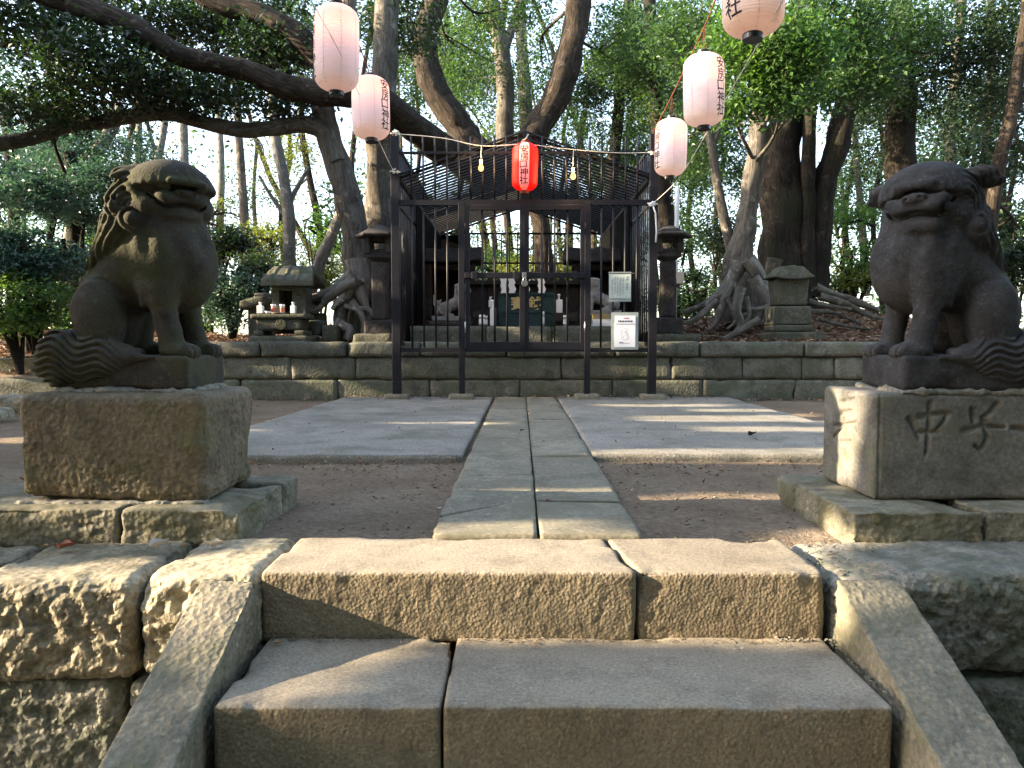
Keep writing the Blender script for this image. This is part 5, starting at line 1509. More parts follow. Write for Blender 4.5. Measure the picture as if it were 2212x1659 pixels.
# ------------------------------------------------------------------ trees
rng = np.random.default_rng(12)
def trunk_np(pts, rad, n=14, seed=0, fl=0.10, sub=7):
    """tapered, gnarled limb through world points"""
    P_ = [np.array(p, float) for p in pts]
    Q4 = [np.append(p, r) for p, r in zip(P_, rad)]
    C = np.array(catmull(Q4, sub)) if len(Q4) > 2 else np.array(Q4)
    c = C[:, :3]; r = np.maximum(C[:, 3], .004)
    T = np.gradient(c, axis=0); T /= np.linalg.norm(T, axis=1, keepdims=True)
    up = np.array([0.3, 1, 0.1]); V = []
    for i in range(len(c)):
        up = up - T[i] * (up @ T[i]); up /= np.linalg.norm(up); sd = np.cross(T[i], up)
        a = np.arange(n) * 2 * math.pi / n
        V.append(c[i] + r[i] * (np.cos(a)[:, None] * up + np.sin(a)[:, None] * sd))
    V = np.concatenate(V); cc = np.repeat(c, n, 0); rr = np.repeat(r, n)
    a = np.tile(np.arange(n) * 2 * math.pi / n, len(c)); s = np.repeat(np.arange(len(c)), n)
    ang = np.stack([np.cos(a) * 1.0, np.sin(a) * 1.6, s * .10 + seed * 7.3], -1)
    k = 1 + fl * 1.7 * fbm(ang, 1.4, seed, 3) + fl * .9 * vnoise(V, 5.0, seed + 1)
    V = cc + (V - cc) * k[:, None]
    sl = np.repeat(np.concatenate([[0], np.cumsum(np.linalg.norm(np.diff(c, axis=0), axis=1))]), n)
    V = np.concatenate([V, np.stack([np.cos(a) * rr, np.sin(a) * rr, sl * .16 + seed * .37], -1)], 1)
    ii = np.arange(len(V)).reshape(len(c), n)
    F = np.stack([ii[:-1], np.roll(ii, -1, 1)[:-1], np.roll(ii, -1, 1)[1:], ii[1:]], -1).reshape(-1, 4)
    return V, F
def merge(parts):
    Vs, Fs, o = [], [], 0
    for V, F in parts: Vs.append(V); Fs.append(F + o); o += len(V)
    return np.concatenate(Vs), np.concatenate(Fs)
def px_limb(pp, Y, rp):
    """limb from pixels of the photo: pp [(x, y[, Y])], rp radii in photo pixels"""
    P_ = []; Rr = []
    for i, q in enumerate(pp):
        y = q[2] if len(q) > 2 else Y
        P_.append(tuple(at(q[0], q[1], y)))
        r = rp[0] + (rp[1] - rp[0]) * i / (len(pp) - 1) if len(rp) == 2 else rp[i]
        Rr.append(r * y / 1662)
    return P_, Rr
LCOUNT = [0]
def leaf_quads(C, size, up=0.45, aspect=0.48):
    n = len(C)
    nrm = rng.normal(size=(n, 3)); nrm /= np.linalg.norm(nrm, axis=1, keepdims=True)
    nrm[:, 2] = np.abs(nrm[:, 2]) + up; nrm /= np.linalg.norm(nrm, axis=1, keepdims=True)
    d = rng.normal(size=(n, 3)); d[:, 2] -= .5; d -= nrm * np.sum(d * nrm, 1, keepdims=True); d /= np.linalg.norm(d, axis=1, keepdims=True)
    s = np.cross(nrm, d)
    L = size * rng.uniform(.65, 1.25, (n, 1)); W = L * aspect
    V = np.stack([C - d * L * .5, C + s * W * .5 + nrm * L * .06, C + d * L * .5 - nrm * L * .05, C - s * W * .5 + nrm * L * .06], 1).reshape(-1, 3)
    LCOUNT[0] += n
    return V, np.arange(4 * n).reshape(n, 4)
def leaf_points(clumps, dens=1.0, tw=0.16, per=22):
    out = []
    for c, r, n in clumps:
        n = int(n * dens); k = max(2, n // per)
        u = rng.normal(size=(k, 3)); u /= np.linalg.norm(u, axis=1, keepdims=True)
        u *= rng.uniform(.25, 1.0, (k, 1)) ** .5
        cen = np.array(c) + u * np.array(r)
        w = rng.integers(0, k, n)
        out.append(cen[w] + rng.normal(size=(n, 3)) * tw * np.array([1.15, 1.15, .55]))
    return np.concatenate(out)
GT = {}
def tree(name, label, limbs, clumps, bark, leafm, lsize=.085, cat='tree', group=None, roots=(), extra=(), tw=.16, n_ring=14, up=.45, fl=.10, rootmat=None, dens=1.0, seed=None):
    base = limbs[0][0][0]
    gz = float(gh(np.array([base[0]]), np.array([base[1]]))[0])
    t = empty(name, (base[0], base[1], gz), label, cat, group)
    parts = [trunk_np(p, r, n_ring if i == 0 else max(7, n_ring - 4), (seed or 1) * 3 + i, fl) for i, (p, r) in enumerate(limbs)]
    V, F = parts[0]; link('trunk', mesh_np('trunk', V, F), bark, t)
    for V, F in parts[1:]: link('limb', mesh_np('limb', V, F), bark, t)
    for p, r in roots:
        V, F = trunk_np(p, r, 9, 50 + len(p), .22, 6)
        link('root', mesh_np('root', V, F), rootmat or bark, t)
    if clumps:
        C = leaf_points(clumps, dens, tw)
        V, F = leaf_quads(C, lsize, up)
        link('crown', mesh_np('crown', V, F, False), leafm, t)
        # fine twigs reaching into the leaf clumps
        tw_ = []
        for c, r, n in clumps[:14]:
            c = np.array(c); a = None; bd = 9e9
            for (p, rr) in limbs:
                for q in p:
                    d = np.linalg.norm(np.array(q) - c)
                    if d < bd: bd = d; a = np.array(q)
            if bd < 5:
                m = (a + c) / 2 + rng.normal(size=3) * .12 * bd
                tw_.append(trunk_np([a, m, c, c + (c - m) * .6], [.030, .022, .012, .005], 5, 3, .05, 4))
                for _ in range(3):
                    e = c + rng.normal(size=3) * np.array(r) * .7
                    tw_.append(trunk_np([m, (m + e) / 2 + rng.normal(size=3) * .1, e], [.014, .009, .003], 4, 4, .05, 3))
        if tw_:
            V, F = merge(tw_); tag(link('twigs', mesh_np('twigs', V, F), bark, t), kind='stuff')
    return t
def cl(px, py, rx, ry, Y, n, ry_=None):
    """leaf clump given in photo pixels"""
    s = Y / 1662
    return (tuple(at(px, py, Y)), (rx * s, ry_ if ry_ else min(1.2, (rx + ry) / 2 * s), ry * s), n)
def L(pp, Y, rp): return px_limb(pp, Y, rp)

# --- the leaning tree at the left whose limbs reach over the left lion
tree('old_leaning_tree', 'old grey tree with long sinuous limbs reaching left over the lion, roots on the wall', [
    L([(778, 735), (775, 640), (768, 520), (752, 440), (728, 350), (702, 270), (690, 195)], 10.0, [42, 32, 29, 29, 27, 24, 24]),
    L([(728, 350), (705, 290), (655, 268), (600, 275), (530, 281), (440, 266), (380, 248), (330, 246), (230, 262), (150, 272), (60, 300), (-10, 313), (-120, 335)], 9.9, [20, 18, 17, 16, 16, 15, 15, 16, 15, 15, 15, 16, 15]),
    L([(690, 200), (700, 140), (740, 80), (760, -40)], 10.0, (20, 14)),
], [cl(60, 60, 130, 60, 9.3, 3600), cl(215, 135, 120, 60, 9.0, 3500), cl(110, 230, 120, 42, 9.6, 2500), cl(330, 200, 90, 40, 9.6, 1500), cl(470, 205, 110, 45, 9.8, 2300), cl(600, 110, 80, 60, 10.2, 2600),
    cl(430, 60, 110, 40, 10.5, 2600), cl(620, 235, 60, 24, 10, 900), cl(520, 20, 160, 30, 10.8, 2600), cl(250, 20, 140, 30, 10.2, 1900)],
    M['bark_grey'], M['leaf_dark'], .085, fl=.13, rootmat=M['root'], seed=1, roots=[
    L([(770, 600), (748, 640), (735, 690), (748, 735)], 9.6, (20, 13)), L([(748, 640), (728, 655), (717, 668)], 9.5, (11, 4)),
    L([(765, 590), (730, 625), (690, 642), (640, 652), (600, 668)], 9.7, (18, 10)), L([(770, 610), (740, 620), (715, 640), (700, 655)], 9.5, (14, 9)),
    L([(738, 690), (724, 712), (718, 733)], 9.45, (9, 6)), L([(775, 620), (790, 660), (800, 700)], 9.6, (14, 7)), L([(780, 600), (805, 640), (806, 700)], 9.9, (12, 6)),
    L([(700, 655), (680, 672), (650, 670), (618, 678)], 9.55, (7, 3)), L([(745, 660), (770, 668), (795, 668), (812, 690)], 9.5, (8, 4)), L([(735, 700), (755, 712), (752, 733)], 9.4, (12, 12)),
    L([(770, 560), (778, 620), (770, 690), (762, 735)], 9.8, (24, 16)), L([(760, 650), (785, 690), (780, 730)], 9.5, (9, 5))])
# --- thick grey trunk beside the left stone lantern
tree('thick_grey_tree', 'thick straight grey trunk just left of the cage behind the stone lantern', [
    L([(822, 742), (821, 600), (820, 450), (820, 300), (828, 140), (838, -60)], 10.9, [40, 33, 31, 30, 27, 24])],
    [cl(880, 60, 70, 70, 11.3, 1500), cl(790, 40, 60, 50, 11.6, 1200)], M['bark_grey'], M['leaf_dark'], .085, fl=.16, n_ring=18, seed=2,
    roots=[L([(800, 640), (790, 690), (770, 725)], 10.5, (16, 9)), L([(845, 650), (860, 700), (872, 730)], 10.6, (16, 8))])
# --- great tree behind the cage: three limbs
tree('great_spreading_tree', 'great dark tree behind the cage with heavy limbs rising left and right above the roof', [
    L([(1178, 700), (1176, 600), (1172, 500), (1150, 400), (1120, 350)], 13.6, [34, 22, 20, 30, 40]),
    L([(1130, 360), (1152, 290), (1195, 225), (1222, 150), (1240, 80), (1250, 0), (1258, -90)], 13.4, [36, 33, 30, 29, 28, 26, 26]),
    L([(1110, 370), (1020, 320), (985, 262), (945, 205), (922, 140), (920, 75), (945, 0), (950, -60)], 13.2, [36, 32, 30, 28, 26, 25, 22, 22]),
    L([(1080, 400, 13.3), (1000, 350, 12.8), (955, 325, 12.3), (900, 280, 11.4), (850, 235, 10.4), (800, 208, 9.9), (740, 204, 9.6), (660, 196, 9.5), (600, 182, 9.4), (520, 148, 9.3), (400, 120, 9.1), (320, 80, 9.0), (250, 44, 8.9), (150, 5, 8.8), (40, -30, 8.7)], 10, [34, 32, 31, 29, 28, 26, 25, 25, 24, 23, 23, 25, 25, 24, 24]),
    L([(800, 225, 10.0), (745, 185, 9.9), (690, 128, 9.9), (640, 76, 9.9), (570, 36, 9.9), (480, 10, 9.9), (380, -40, 9.9)], 9.9, [22, 25, 25, 24, 22, 20, 18]),
], [cl(1000, 110, 80, 90, 15, 2600), cl(1330, 90, 80, 80, 14, 2600), cl(890, 180, 50, 60, 14, 1200), cl(1080, 20, 110, 40, 14.5, 2200), cl(1170, 120, 50, 90, 16, 1500)],
    M['bark_brown'], M['leaf'], .085, fl=.15, n_ring=16, seed=3)
# --- pale slim trees in the middle
def slim(limb, Y, r, label, clumps, bark='bark_grey', leafm='leaf', seed=5, name='slim_tree', extra=(), ls=.085, group='slim trees of the wood', tw=.16):
    return tree(name, label, [L(limb, Y, r)] + [L(e[0], Y, e[1]) for e in extra], clumps, M[bark], M[leafm], ls, seed=seed, n_ring=10, group=group, tw=tw)
slim([(1095, 420), (1090, 300), (1092, 180), (1078, 80), (1062, 10), (1050, -60)], 16, (20, 15), 'slim grey tree rising over the cage roof, left of the heavy right limb', [cl(1050, 210, 90, 100, 17, 2600), cl(1000, 330, 60, 40, 17.5, 800)], seed=6, extra=[([(1085, 120), (1110, 50), (1140, -30)], (11, 8))])
slim([(1148, 400), (1138, 280), (1128, 120), (1120, -40)], 18, (16, 12), 'second slim grey tree over the cage roof, beside the first', [cl(1160, 230, 80, 90, 18.5, 2600)], seed=7)
slim([(1310, 640), (1320, 420), (1335, 260), (1350, 100), (1362, -40)], 17, (14, 10), 'slim tree right of the heavy limb, seen through the cage top', [cl(1340, 230, 110, 110, 17, 5200), cl(1330, 400, 90, 90, 18, 3000), cl(1420, 60, 90, 80, 16, 3600)], 'bark_dark', 'leaf', 8)
slim([(1455, 700), (1440, 500), (1425, 330), (1412, 150), (1400, -40)], 14.5, (20, 13), 'dark trunk behind the right cage post', [cl(1440, 180, 80, 110, 14.5, 5200), cl(1500, 420, 70, 110, 15.5, 3600), cl(1380, 120, 80, 90, 15, 3600)], 'bark_dark', 'leaf', 9)
slim([(1592, 600), (1570, 500), (1550, 400), (1538, 320), (1515, 230), (1500, 100)], 12.2, (12, 8), 'slender pale tree leaning left of the grey trunk at right', [cl(1500, 300, 60, 70, 13, 1800), cl(1490, 90, 80, 90, 12, 4200)], 'bark_grey', 'leaf', 10, extra=[([(1538, 320), (1560, 250), (1575, 160)], (7, 4))])
# --- the trees on the right bank
tree('grey_tree', 'smooth grey tree with a hollow tangled root base on the right bank', [
    L([(1606, 690), (1600, 620), (1603, 540), (1618, 440), (1630, 350), (1637, 280), (1640, 200), (1648, 80), (1655, -40)], 10.8, [58, 44, 27, 21, 19, 18, 17, 15, 13]),
    L([(1636, 320), (1668, 275), (1700, 230), (1730, 160)], 10.9, (13, 8))],
    [cl(1610, 100, 80, 70, 8.6, 3600), cl(1700, 110, 90, 60, 8.4, 4200), cl(1590, 210, 50, 50, 8.8, 1400), cl(1690, 200, 70, 40, 8.6, 1500)], M['bark_grey'], M['leaf_bright'], .075, fl=.16, n_ring=18, rootmat=M['root'], seed=11, tw=.13,
    roots=[L([(1600, 570), (1570, 620), (1530, 655), (1478, 675)], 10.3, (18, 6)), L([(1585, 610), (1560, 660), (1545, 700), (1530, 715)], 10.0, (12, 5)), L([(1600, 620), (1590, 670), (1600, 700), (1580, 730)], 9.9, (14, 6)),
           L([(1625, 600), (1650, 640), (1660, 690)], 10.1, (16, 8)), L([(1615, 560), (1640, 600), (1650, 650), (1640, 700)], 10.2, (18, 7)), L([(1580, 640), (1600, 665), (1640, 668), (1670, 655)], 10.0, (7, 4)),
           L([(1640, 690), (1605, 710), (1560, 735)], 9.8, (10, 6)), L([(1612, 640), (1618, 680), (1600, 712)], 9.95, (6, 3)), L([(1570, 640), (1588, 690), (1570, 712)], 9.9, (6, 3)), L([(1550, 650), (1500, 690), (1455, 700)], 10.0, (8, 4))])
hole = MB()
c = at(1598, 632, 10.28); 
V, F = stone_np(-.05, .05, -.05, .05, -.20, .20, .02, .045, .01, 12, 3)
tree('big_dark_tree', 'biggest dark trunk on the right bank, behind the small closed shrine', [
    L([(1700, 680), (1692, 600), (1688, 450), (1690, 330), (1698, 240), (1715, 150), (1735, 20), (1740, -60)], 11.9, [66, 46, 40, 37, 34, 30, 26, 24]),
    L([(1745, 640), (1744, 480), (1746, 340), (1752, 220), (1762, 120)], 11.7, (17, 10)),
    L([(1762, 640), (1768, 500), (1780, 400), (1806, 320), (1828, 230), (1850, 120), (1870, -40)], 11.8, [26, 25, 24, 25, 22, 19, 16])],
    [cl(1780, 60, 120, 70, 10.5, 6000), cl(1850, 170, 90, 50, 10.6, 3600), cl(1740, 190, 70, 50, 10.2, 2200), cl(1930, 60, 100, 70, 11.5, 4200)], M['bark_dark'], M['leaf'], .080, fl=.17, n_ring=20, rootmat=M['bark_grey'], seed=12,
    roots=[L([(1675, 560), (1662, 610), (1640, 640)], 11.2, (20, 8)), L([(1690, 590), (1675, 640), (1655, 690)], 11.2, (16, 8)), L([(1760, 620), (1800, 640), (1850, 652), (1900, 670)], 11.2, (14, 6)),
           L([(1770, 640), (1820, 655), (1870, 678), (1910, 690)], 10.9, (9, 5)), L([(1745, 650), (1790, 662), (1840, 668)], 10.6, (8, 4)), L([(1750, 672), (1800, 676), (1860, 700)], 10.2, (6, 3)), L([(1770, 690), (1830, 705), (1880, 712)], 9.8, (5, 3))])
tree('dark_tree', 'thick dark trunk rising behind the head of the right lion', [
    L([(1960, 680), (1952, 500), (1948, 380), (1944, 280), (1950, 150), (1945, -40)], 13, [40, 33, 32, 29, 26, 22])],
    [cl(1960, 170, 110, 90, 12.5, 4800), cl(2060, 80, 110, 80, 12.5, 5400), cl(2150, 190, 90, 80, 13, 4200), cl(1890, 300, 60, 90, 13.5, 2600), cl(2200, 60, 80, 80, 12, 3600)], M['bark_dark'], M['leaf_dark'], .075, seed=13, fl=.15)
slim([(2130, 620), (2136, 520), (2146, 430), (2158, 350), (2180, 270), (2195, 180), (2215, 60), (2225, -40)], 10.2, (15, 12), 'slim leaning tree with peeling bark at the right edge, behind the right lion', [cl(2170, 330, 70, 60, 11, 1500), cl(2195, 500, 50, 60, 12, 2200)], 'bark_brown', 'leaf_dark', 14, extra=[([(2180, 270), (2205, 215), (2240, 170)], (9, 6))])
slim([(2128, 620), (2125, 450), (2130, 330), (2140, 200), (2142, -40)], 14, (11, 8), 'thin dark trunk just left of the peeling tree at the right edge', [cl(2110, 260, 90, 90, 14.5, 3000)], 'bark_dark', 'leaf_dark', 15)
slim([(2035, 620), (2050, 400), (2055, 260), (2070, 100), (2080, -40)], 16, (14, 9), 'slim trunk above the ear of the right lion', [cl(2030, 300, 90, 90, 16, 3000)], 'bark_grey', 'leaf', 16)
slim([(1870, 640), (1862, 480), (1850, 340), (1845, 200)], 19, (9, 6), 'thin far trunk left of the right lion head', [cl(1860, 400, 80, 90, 19, 3000)], 'bark_grey', 'leaf', 17)
# --- slim trees at the left
slim([(632, 640), (626, 560), (624, 470), (612, 380), (596, 300), (588, 200)], 13.5, (16, 10), 'pale slim trunk behind the mossy shrine roof', [cl(610, 130, 90, 60, 14, 1800)], 'bark_pale', 'leaf', 21, extra=[([(624, 440), (645, 400), (668, 360)], (6, 4)), ([(620, 470), (590, 430), (560, 380)], (5, 3))])
slim([(662, 660), (676, 610), (694, 560), (712, 520), (735, 460)], 12, (15, 11), 'short leaning pale trunk between the mossy shrine and the roots', [cl(735, 430, 40, 50, 13, 600)], 'bark_pale', 'leaf', 22)
slim([(535, 640), (528, 480), (522, 380), (516, 290), (512, 160)], 18, (10, 8), 'slim trunk in the bright gap right of the left lion head', [cl(540, 420, 60, 60, 19, 900)], 'bark_grey', 'leaf', 23)
slim([(470, 640), (476, 460), (478, 340), (470, 220)], 20, (9, 6), 'thin pale trunk touching the brow of the left lion', [cl(480, 180, 70, 60, 20, 1400)], 'bark_pale', 'leaf', 24)
slim([(398, 560), (399, 380), (396, 240), (392, 120)], 17, (9, 8), 'pale trunk directly above the left lion head', [cl(370, 180, 80, 70, 17, 1600)], 'bark_pale', 'leaf', 25)
slim([(335, 560), (330, 400), (345, 330), (358, 250)], 16, (10, 7), 'bent pale trunk left of the one above the left lion head', [cl(330, 150, 70, 50, 16, 1200)], 'bark_pale', 'leaf', 26)
slim([(160, 660), (161, 520), (160, 420), (150, 330)], 11.5, (16, 12), 'short dark trunk among the shrubs left of the left lion', [cl(160, 330, 90, 60, 12, 2600)], 'bark_dark', 'leaf_blue', 27)
slim([(120, 700), (170, 420), (205, 340), (238, 285), (262, 230)], 12.5, (12, 13), 'leaning pale trunk under the long lower limb at the left', [cl(270, 330, 80, 50, 13, 1500)], 'bark_pale', 'leaf_blue', 28)
slim([(25, 690), (30, 500), (22, 350), (10, 200)], 13, (13, 10), 'dark trunk at the left edge behind the shrubs', [cl(40, 330, 90, 80, 13, 3000), cl(20, 170, 80, 60, 13, 1500)], 'bark_dark', 'leaf_blue', 29)
slim([(575, 640), (560, 560), (548, 430), (556, 300)], 22, (6, 4), 'very thin far trunk right of the left lion', [cl(570, 330, 60, 50, 22, 900)], 'bark_grey', 'leaf_yellow', 30)
slim([(700, 660), (690, 500), (668, 380), (652, 280), (650, 160)], 19, (8, 6), 'thin trunk behind the leaning tree, with yellow-green leaves', [cl(640, 330, 50, 45, 19, 1300), cl(610, 400, 40, 40, 19.5, 500), cl(700, 560, 60, 60, 18, 1800)], 'bark_brown', 'leaf_yellow', 31)
slim([(285, 600), (290, 430), (300, 330), (300, 220)], 21, (8, 6), 'far thin trunk behind the left lion', [cl(250, 420, 80, 70, 20, 2200), cl(310, 330, 40, 50, 21, 500)], 'bark_grey', 'leaf', 32)
slim([(1235, 640), (1228, 520), (1240, 400), (1262, 240)], 22, (10, 7), 'far trunk seen through the right gate leaf', [cl(1180, 560, 110, 60, 20, 1500), cl(1080, 520, 70, 60, 20, 900)], 'bark_brown', 'leaf_yellow', 33)
slim([(1075, 640), (1070, 540), (1060, 440), (1058, 300)], 21, (7, 5), 'far trunk seen through the left gate leaf', [cl(1060, 620, 90, 40, 19, 1800), cl(960, 180, 70, 90, 20, 2400)], 'bark_brown', 'leaf', 34)

# --- shrubs and saplings (evergreen understorey)
def shrub(px, py, rx, ry, Y, n, leafm, label, ls=.075, group='shrubs of the wood', seed=1, tw=.12):
    c = at(px, py, Y); gz = float(gh(np.array([c.x]), np.array([c.y]))[0])
    b = (c.x, c.y, gz)
    s = Y / 1662
    limbs = [([b, (c.x + rng.uniform(-.2, .2), c.y, (gz + c.z) / 2), (c.x, c.y, c.z)], [.05, .035, .02])]
    for k in range(4):
        a = rng.uniform(0, 6.28); e = (c.x + math.cos(a) * rx * s * .7, c.y + math.sin(a) * .4, c.z + rng.uniform(-.2, .8) * ry * s * .8)
        limbs.append(([b, ((b[0] + e[0]) / 2, (b[1] + e[1]) / 2, (b[2] + e[2]) / 2 + .1), e], [.03, .022, .008]))
    cls = []
    for k in range(9):
        q = rng.normal(size=2) * .5
        cls.append(cl(px + q[0] * rx, py + q[1] * ry, rx * .45, ry * .30, Y + rng.uniform(-.4, .4), n // 9))
    return tree('evergreen_shrub', label, limbs, cls, M['bark_dark'], M[leafm], ls, 'shrub', group, n_ring=7, tw=tw, seed=seed)
shrub(50, 400, 120, 90, 10.5, 7000, 'leaf_blue', 'blue-green evergreen shrub high at the left edge under the lower limb', seed=41)
shrub(190, 400, 90, 70, 11.2, 5200, 'leaf_blue', 'blue-green shrub left of the left lion head, under the leaning pale trunk', seed=42)
shrub(70, 560, 110, 80, 9.8, 7000, 'leaf_blue', 'large blue-green shrub at the left edge beside the lion back', seed=43)
shrub(40, 640, 90, 60, 9.4, 3600, 'leaf_bright', 'lighter green low shrub at the left edge', seed=44)
shrub(160, 600, 70, 70, 12.5, 4200, 'leaf', 'mid green shrub close behind the back of the left lion', seed=45)
shrub(230, 520, 70, 90, 13.5, 4200, 'leaf_dark', 'dark shrub directly behind the left lion neck', seed=46)
shrub(110, 690, 110, 28, 12.5, 2400, 'leaf', 'low shrub on the leafy slope behind the lion tail', seed=47)
shrub(500, 530, 60, 60, 13.2, 4200, 'leaf_dark', 'dark evergreen shrub right of the left lion neck', seed=48)
shrub(560, 600, 70, 60, 12.2, 3000, 'leaf_dark', 'dark shrub left of the mossy shrine', seed=49)
shrub(500, 650, 50, 55, 11.8, 3400, 'leaf_blue', 'small blue-green shrub between the lion chest and the mossy shrine', seed=50)
shrub(590, 530, 80, 50, 16, 3000, 'leaf_yellow', 'sunlit yellow-green shrub above the mossy shrine', seed=51)
shrub(690, 500, 55, 40, 15, 1600, 'leaf_bright', 'fresh green shrub behind the leaning tree trunk', seed=52)
shrub(670, 600, 60, 50, 14, 2400, 'leaf_yellow', 'yellow-green low shrub behind the roots', seed=53)
shrub(1840, 540, 60, 80, 12.6, 3200, 'leaf_bright', 'green sapling left of the right lion', seed=54)
shrub(1850, 600, 50, 45, 12.2, 1500, 'leaf_yellow', 'sunlit yellow-green sapling left of the right lion chest', seed=55)
shrub(2190, 580, 45, 70, 11.5, 3000, 'leaf_dark', 'dark shrub behind the back of the right lion', seed=56)
shrub(1500, 600, 45, 80, 14, 2600, 'leaf', 'mid green shrub between the white pole and the grey tree', seed=57)
shrub(1560, 520, 40, 90, 15, 2600, 'leaf_dark', 'dark shrub behind the slender leaning tree', seed=58)
shrub(1180, 600, 90, 60, 16, 4200, 'leaf_yellow', 'yellow-green shrub seen through the right gate leaf', seed=63)
shrub(1060, 590, 80, 60, 16.5, 4200, 'leaf', 'green shrub seen through the left gate leaf', seed=64)
shrub(1290, 600, 70, 60, 17, 3000, 'leaf_dark', 'dark shrub behind the right half of the cage', seed=65)
shrub(960, 610, 70, 60, 17, 3000, 'leaf_dark', 'dark shrub behind the left half of the cage', seed=66)
shrub(1480, 660, 60, 30, 16, 2400, 'leaf', 'low shrub right of the white pole foot', seed=67)
shrub(450, 480, 60, 60, 19, 2400, 'leaf_yellow', 'pale yellow-green shrub in the bright gap beside the left lion face', seed=68)
shrub(1100, 640, 110, 35, 17, 3000, 'leaf', 'far shrub seen low through the gate', seed=59)
shrub(1700, 620, 120, 40, 17, 2400, 'leaf', 'far shrub behind the big trunks on the right bank', seed=60)
shrub(440, 620, 40, 90, 15, 1800, 'leaf', 'shrub seen between the forelegs of the left lion', seed=61)
shrub(1250, 250, 10, 10, 30, 10, 'leaf', 'far sprig above the cage', seed=62) if False else None

mids = [(1330, 150, 'leaf_dark'), (1420, 300, 'leaf_dark'), (1500, 200, 'leaf_dark'), (1350, 330, 'leaf_yellow'), (1000, 120, 'leaf'), (900, 90, 'leaf_dark'), (1220, 300, 'leaf'), (1560, 330, 'leaf'), (1900, 200, 'leaf'),
        (2100, 330, 'leaf'), (2010, 400, 'leaf_dark'), (2190, 160, 'leaf_dark'), (1080, 330, 'leaf_yellow'), (620, 60, 'leaf'), (120, 300, 'leaf_blue'), (330, 450, 'leaf'), (1840, 400, 'leaf_bright')]
FL = ['leafy tree directly right of the heavy rising limb', 'dark leafy tree above the right corner of the cage', 'leafy tree behind the middle lantern of the right row', 'yellow-green tree over the right half of the cage roof',
      'leafy tree between the two heavy limbs, nearer the left one', 'dark leafy tree between the lower left lantern and the left heavy limb', 'leafy tree just behind the cage ridge', 'leafy tree between the nearest right lantern and the cage post',
      'leafy tree behind the trunks left of the right lion head', 'leafy tree behind the ear of the right lion', 'dark leafy tree right behind the crown of the right lion', 'dark leafy tree in the top right corner',
      'yellow-green tree low between the heavy limbs', 'leafy tree above the large left lantern', 'blue-green tree under the lower limb at the left edge', 'leafy tree hidden behind the left lion head', 'fresh green tree left of the face of the right lion']
for k, (px, py, lm) in enumerate(mids):
    Y = 17 + (k * 37 % 7)
    tree('forest_tree', FL[k], [L([(px + 10, 690), (px - 14, 480), (px + 6, 330), (px - 4, py), (px + 14, py - 90)], Y, (6, 3))],
         [cl(px, py, 75, 60, Y, 2800), cl(px + 50, py + 60, 45, 35, Y + .6, 1500), cl(px - 55, py + 50, 40, 35, Y - .5, 1500), cl(px + 20, py - 80, 60, 40, Y, 800), cl(px - 10, 540, 60, 60, Y, 600)], M['bark_dark'], M[lm], .085, group='leafy trees of the wood', n_ring=8, seed=90 + k)

# --- the far wood: one mass of trunks and leaves beyond the things one can tell apart
n = 150000
ang = rng.uniform(-.80, .80, n); rad = rng.uniform(22, 46, n)
Cf = np.stack([np.sin(ang) * rad, np.cos(ang) * rad, rng.uniform(-.2, 13.5, n)], -1)
keep = fbm(Cf, .45, 77, 3) > (.10 + .10 * (Cf[:, 2] > 3.0) + .10 * np.exp(-((Cf[:, 0] / Cf[:, 1] + .36) / .14) ** 2) * (Cf[:, 2] > 1.5) * 1.6)
Cf = Cf[keep]
V, F = leaf_quads(Cf, .19, .3, .55)
tag(link('far_wood', mesh_np('far_wood', V, F, False), M['leaf']), 'far wood seen as a mass of leaves behind the nearer trees', 'wood', kind='stuff')
parts = []
for k in range(26):
    a = rng.uniform(-.8, .8); r_ = rng.uniform(20, 42); x, y = math.sin(a) * r_, math.cos(a) * r_
    l1, l2 = rng.normal(size=2) * .8
    parts.append(trunk_np([(x, y, -.3), (x + l1 * .9, y, 4), (x + l1 * 1.4 + l2 * .5, y, 8), (x + l1 + l2 * 2, y, 15)], [rng.uniform(.08, .2), .11, .08, .05], 7, k, .1, 3))
V, F = merge(parts)
tag(link('far_trunks', mesh_np('far_trunks', V, F), M['bark_brown']), 'far slender trunks standing in the wood', 'wood', kind='stuff')

# ------------------------------------------------------------------ unseen trees added left of frame for shade, leaves cut for sun patches
# lit patches, given as (x, y) on the ground plane reached by a ray of the sun
LIT = [  # x0, x1, y0, y1
    (-0.80, 0.98, 1.985, 2.44), (-1.05, -0.66, 1.60, 2.02), (-2.95, -1.15, 1.86, 2.16), (-1.2, -0.45, 2.06, 2.20),
    (-.12, .36, 2.44, 2.60), (.80, 1.28, 2.36, 2.62), (-1.45, -0.62, 2.46, 2.60),
    (1.48, 2.62, 2.80, 3.05), (.02, .55, 3.06, 3.19), (.62, 1.3, 3.14, 3.26),
    (.55, 2.7, 4.10, 4.36), (1.3, 2.8, 5.2, 5.5), (1.0, 2.7, 5.85, 6.35), (1.6, 2.7, 6.7, 6.95), (1.0, 2.2, 7.25, 7.5),
    (-.9, .2, 5.7, 5.8), (-1.9, -1.5, 5.2, 5.28), (-3.6, -2.7, 4.9, 5.15), (2.25, 2.60, 2.97, 3.12), (2.5, 3.2, 4.2, 4.5),
    (3.2, 3.9, 6.0, 8.0)]
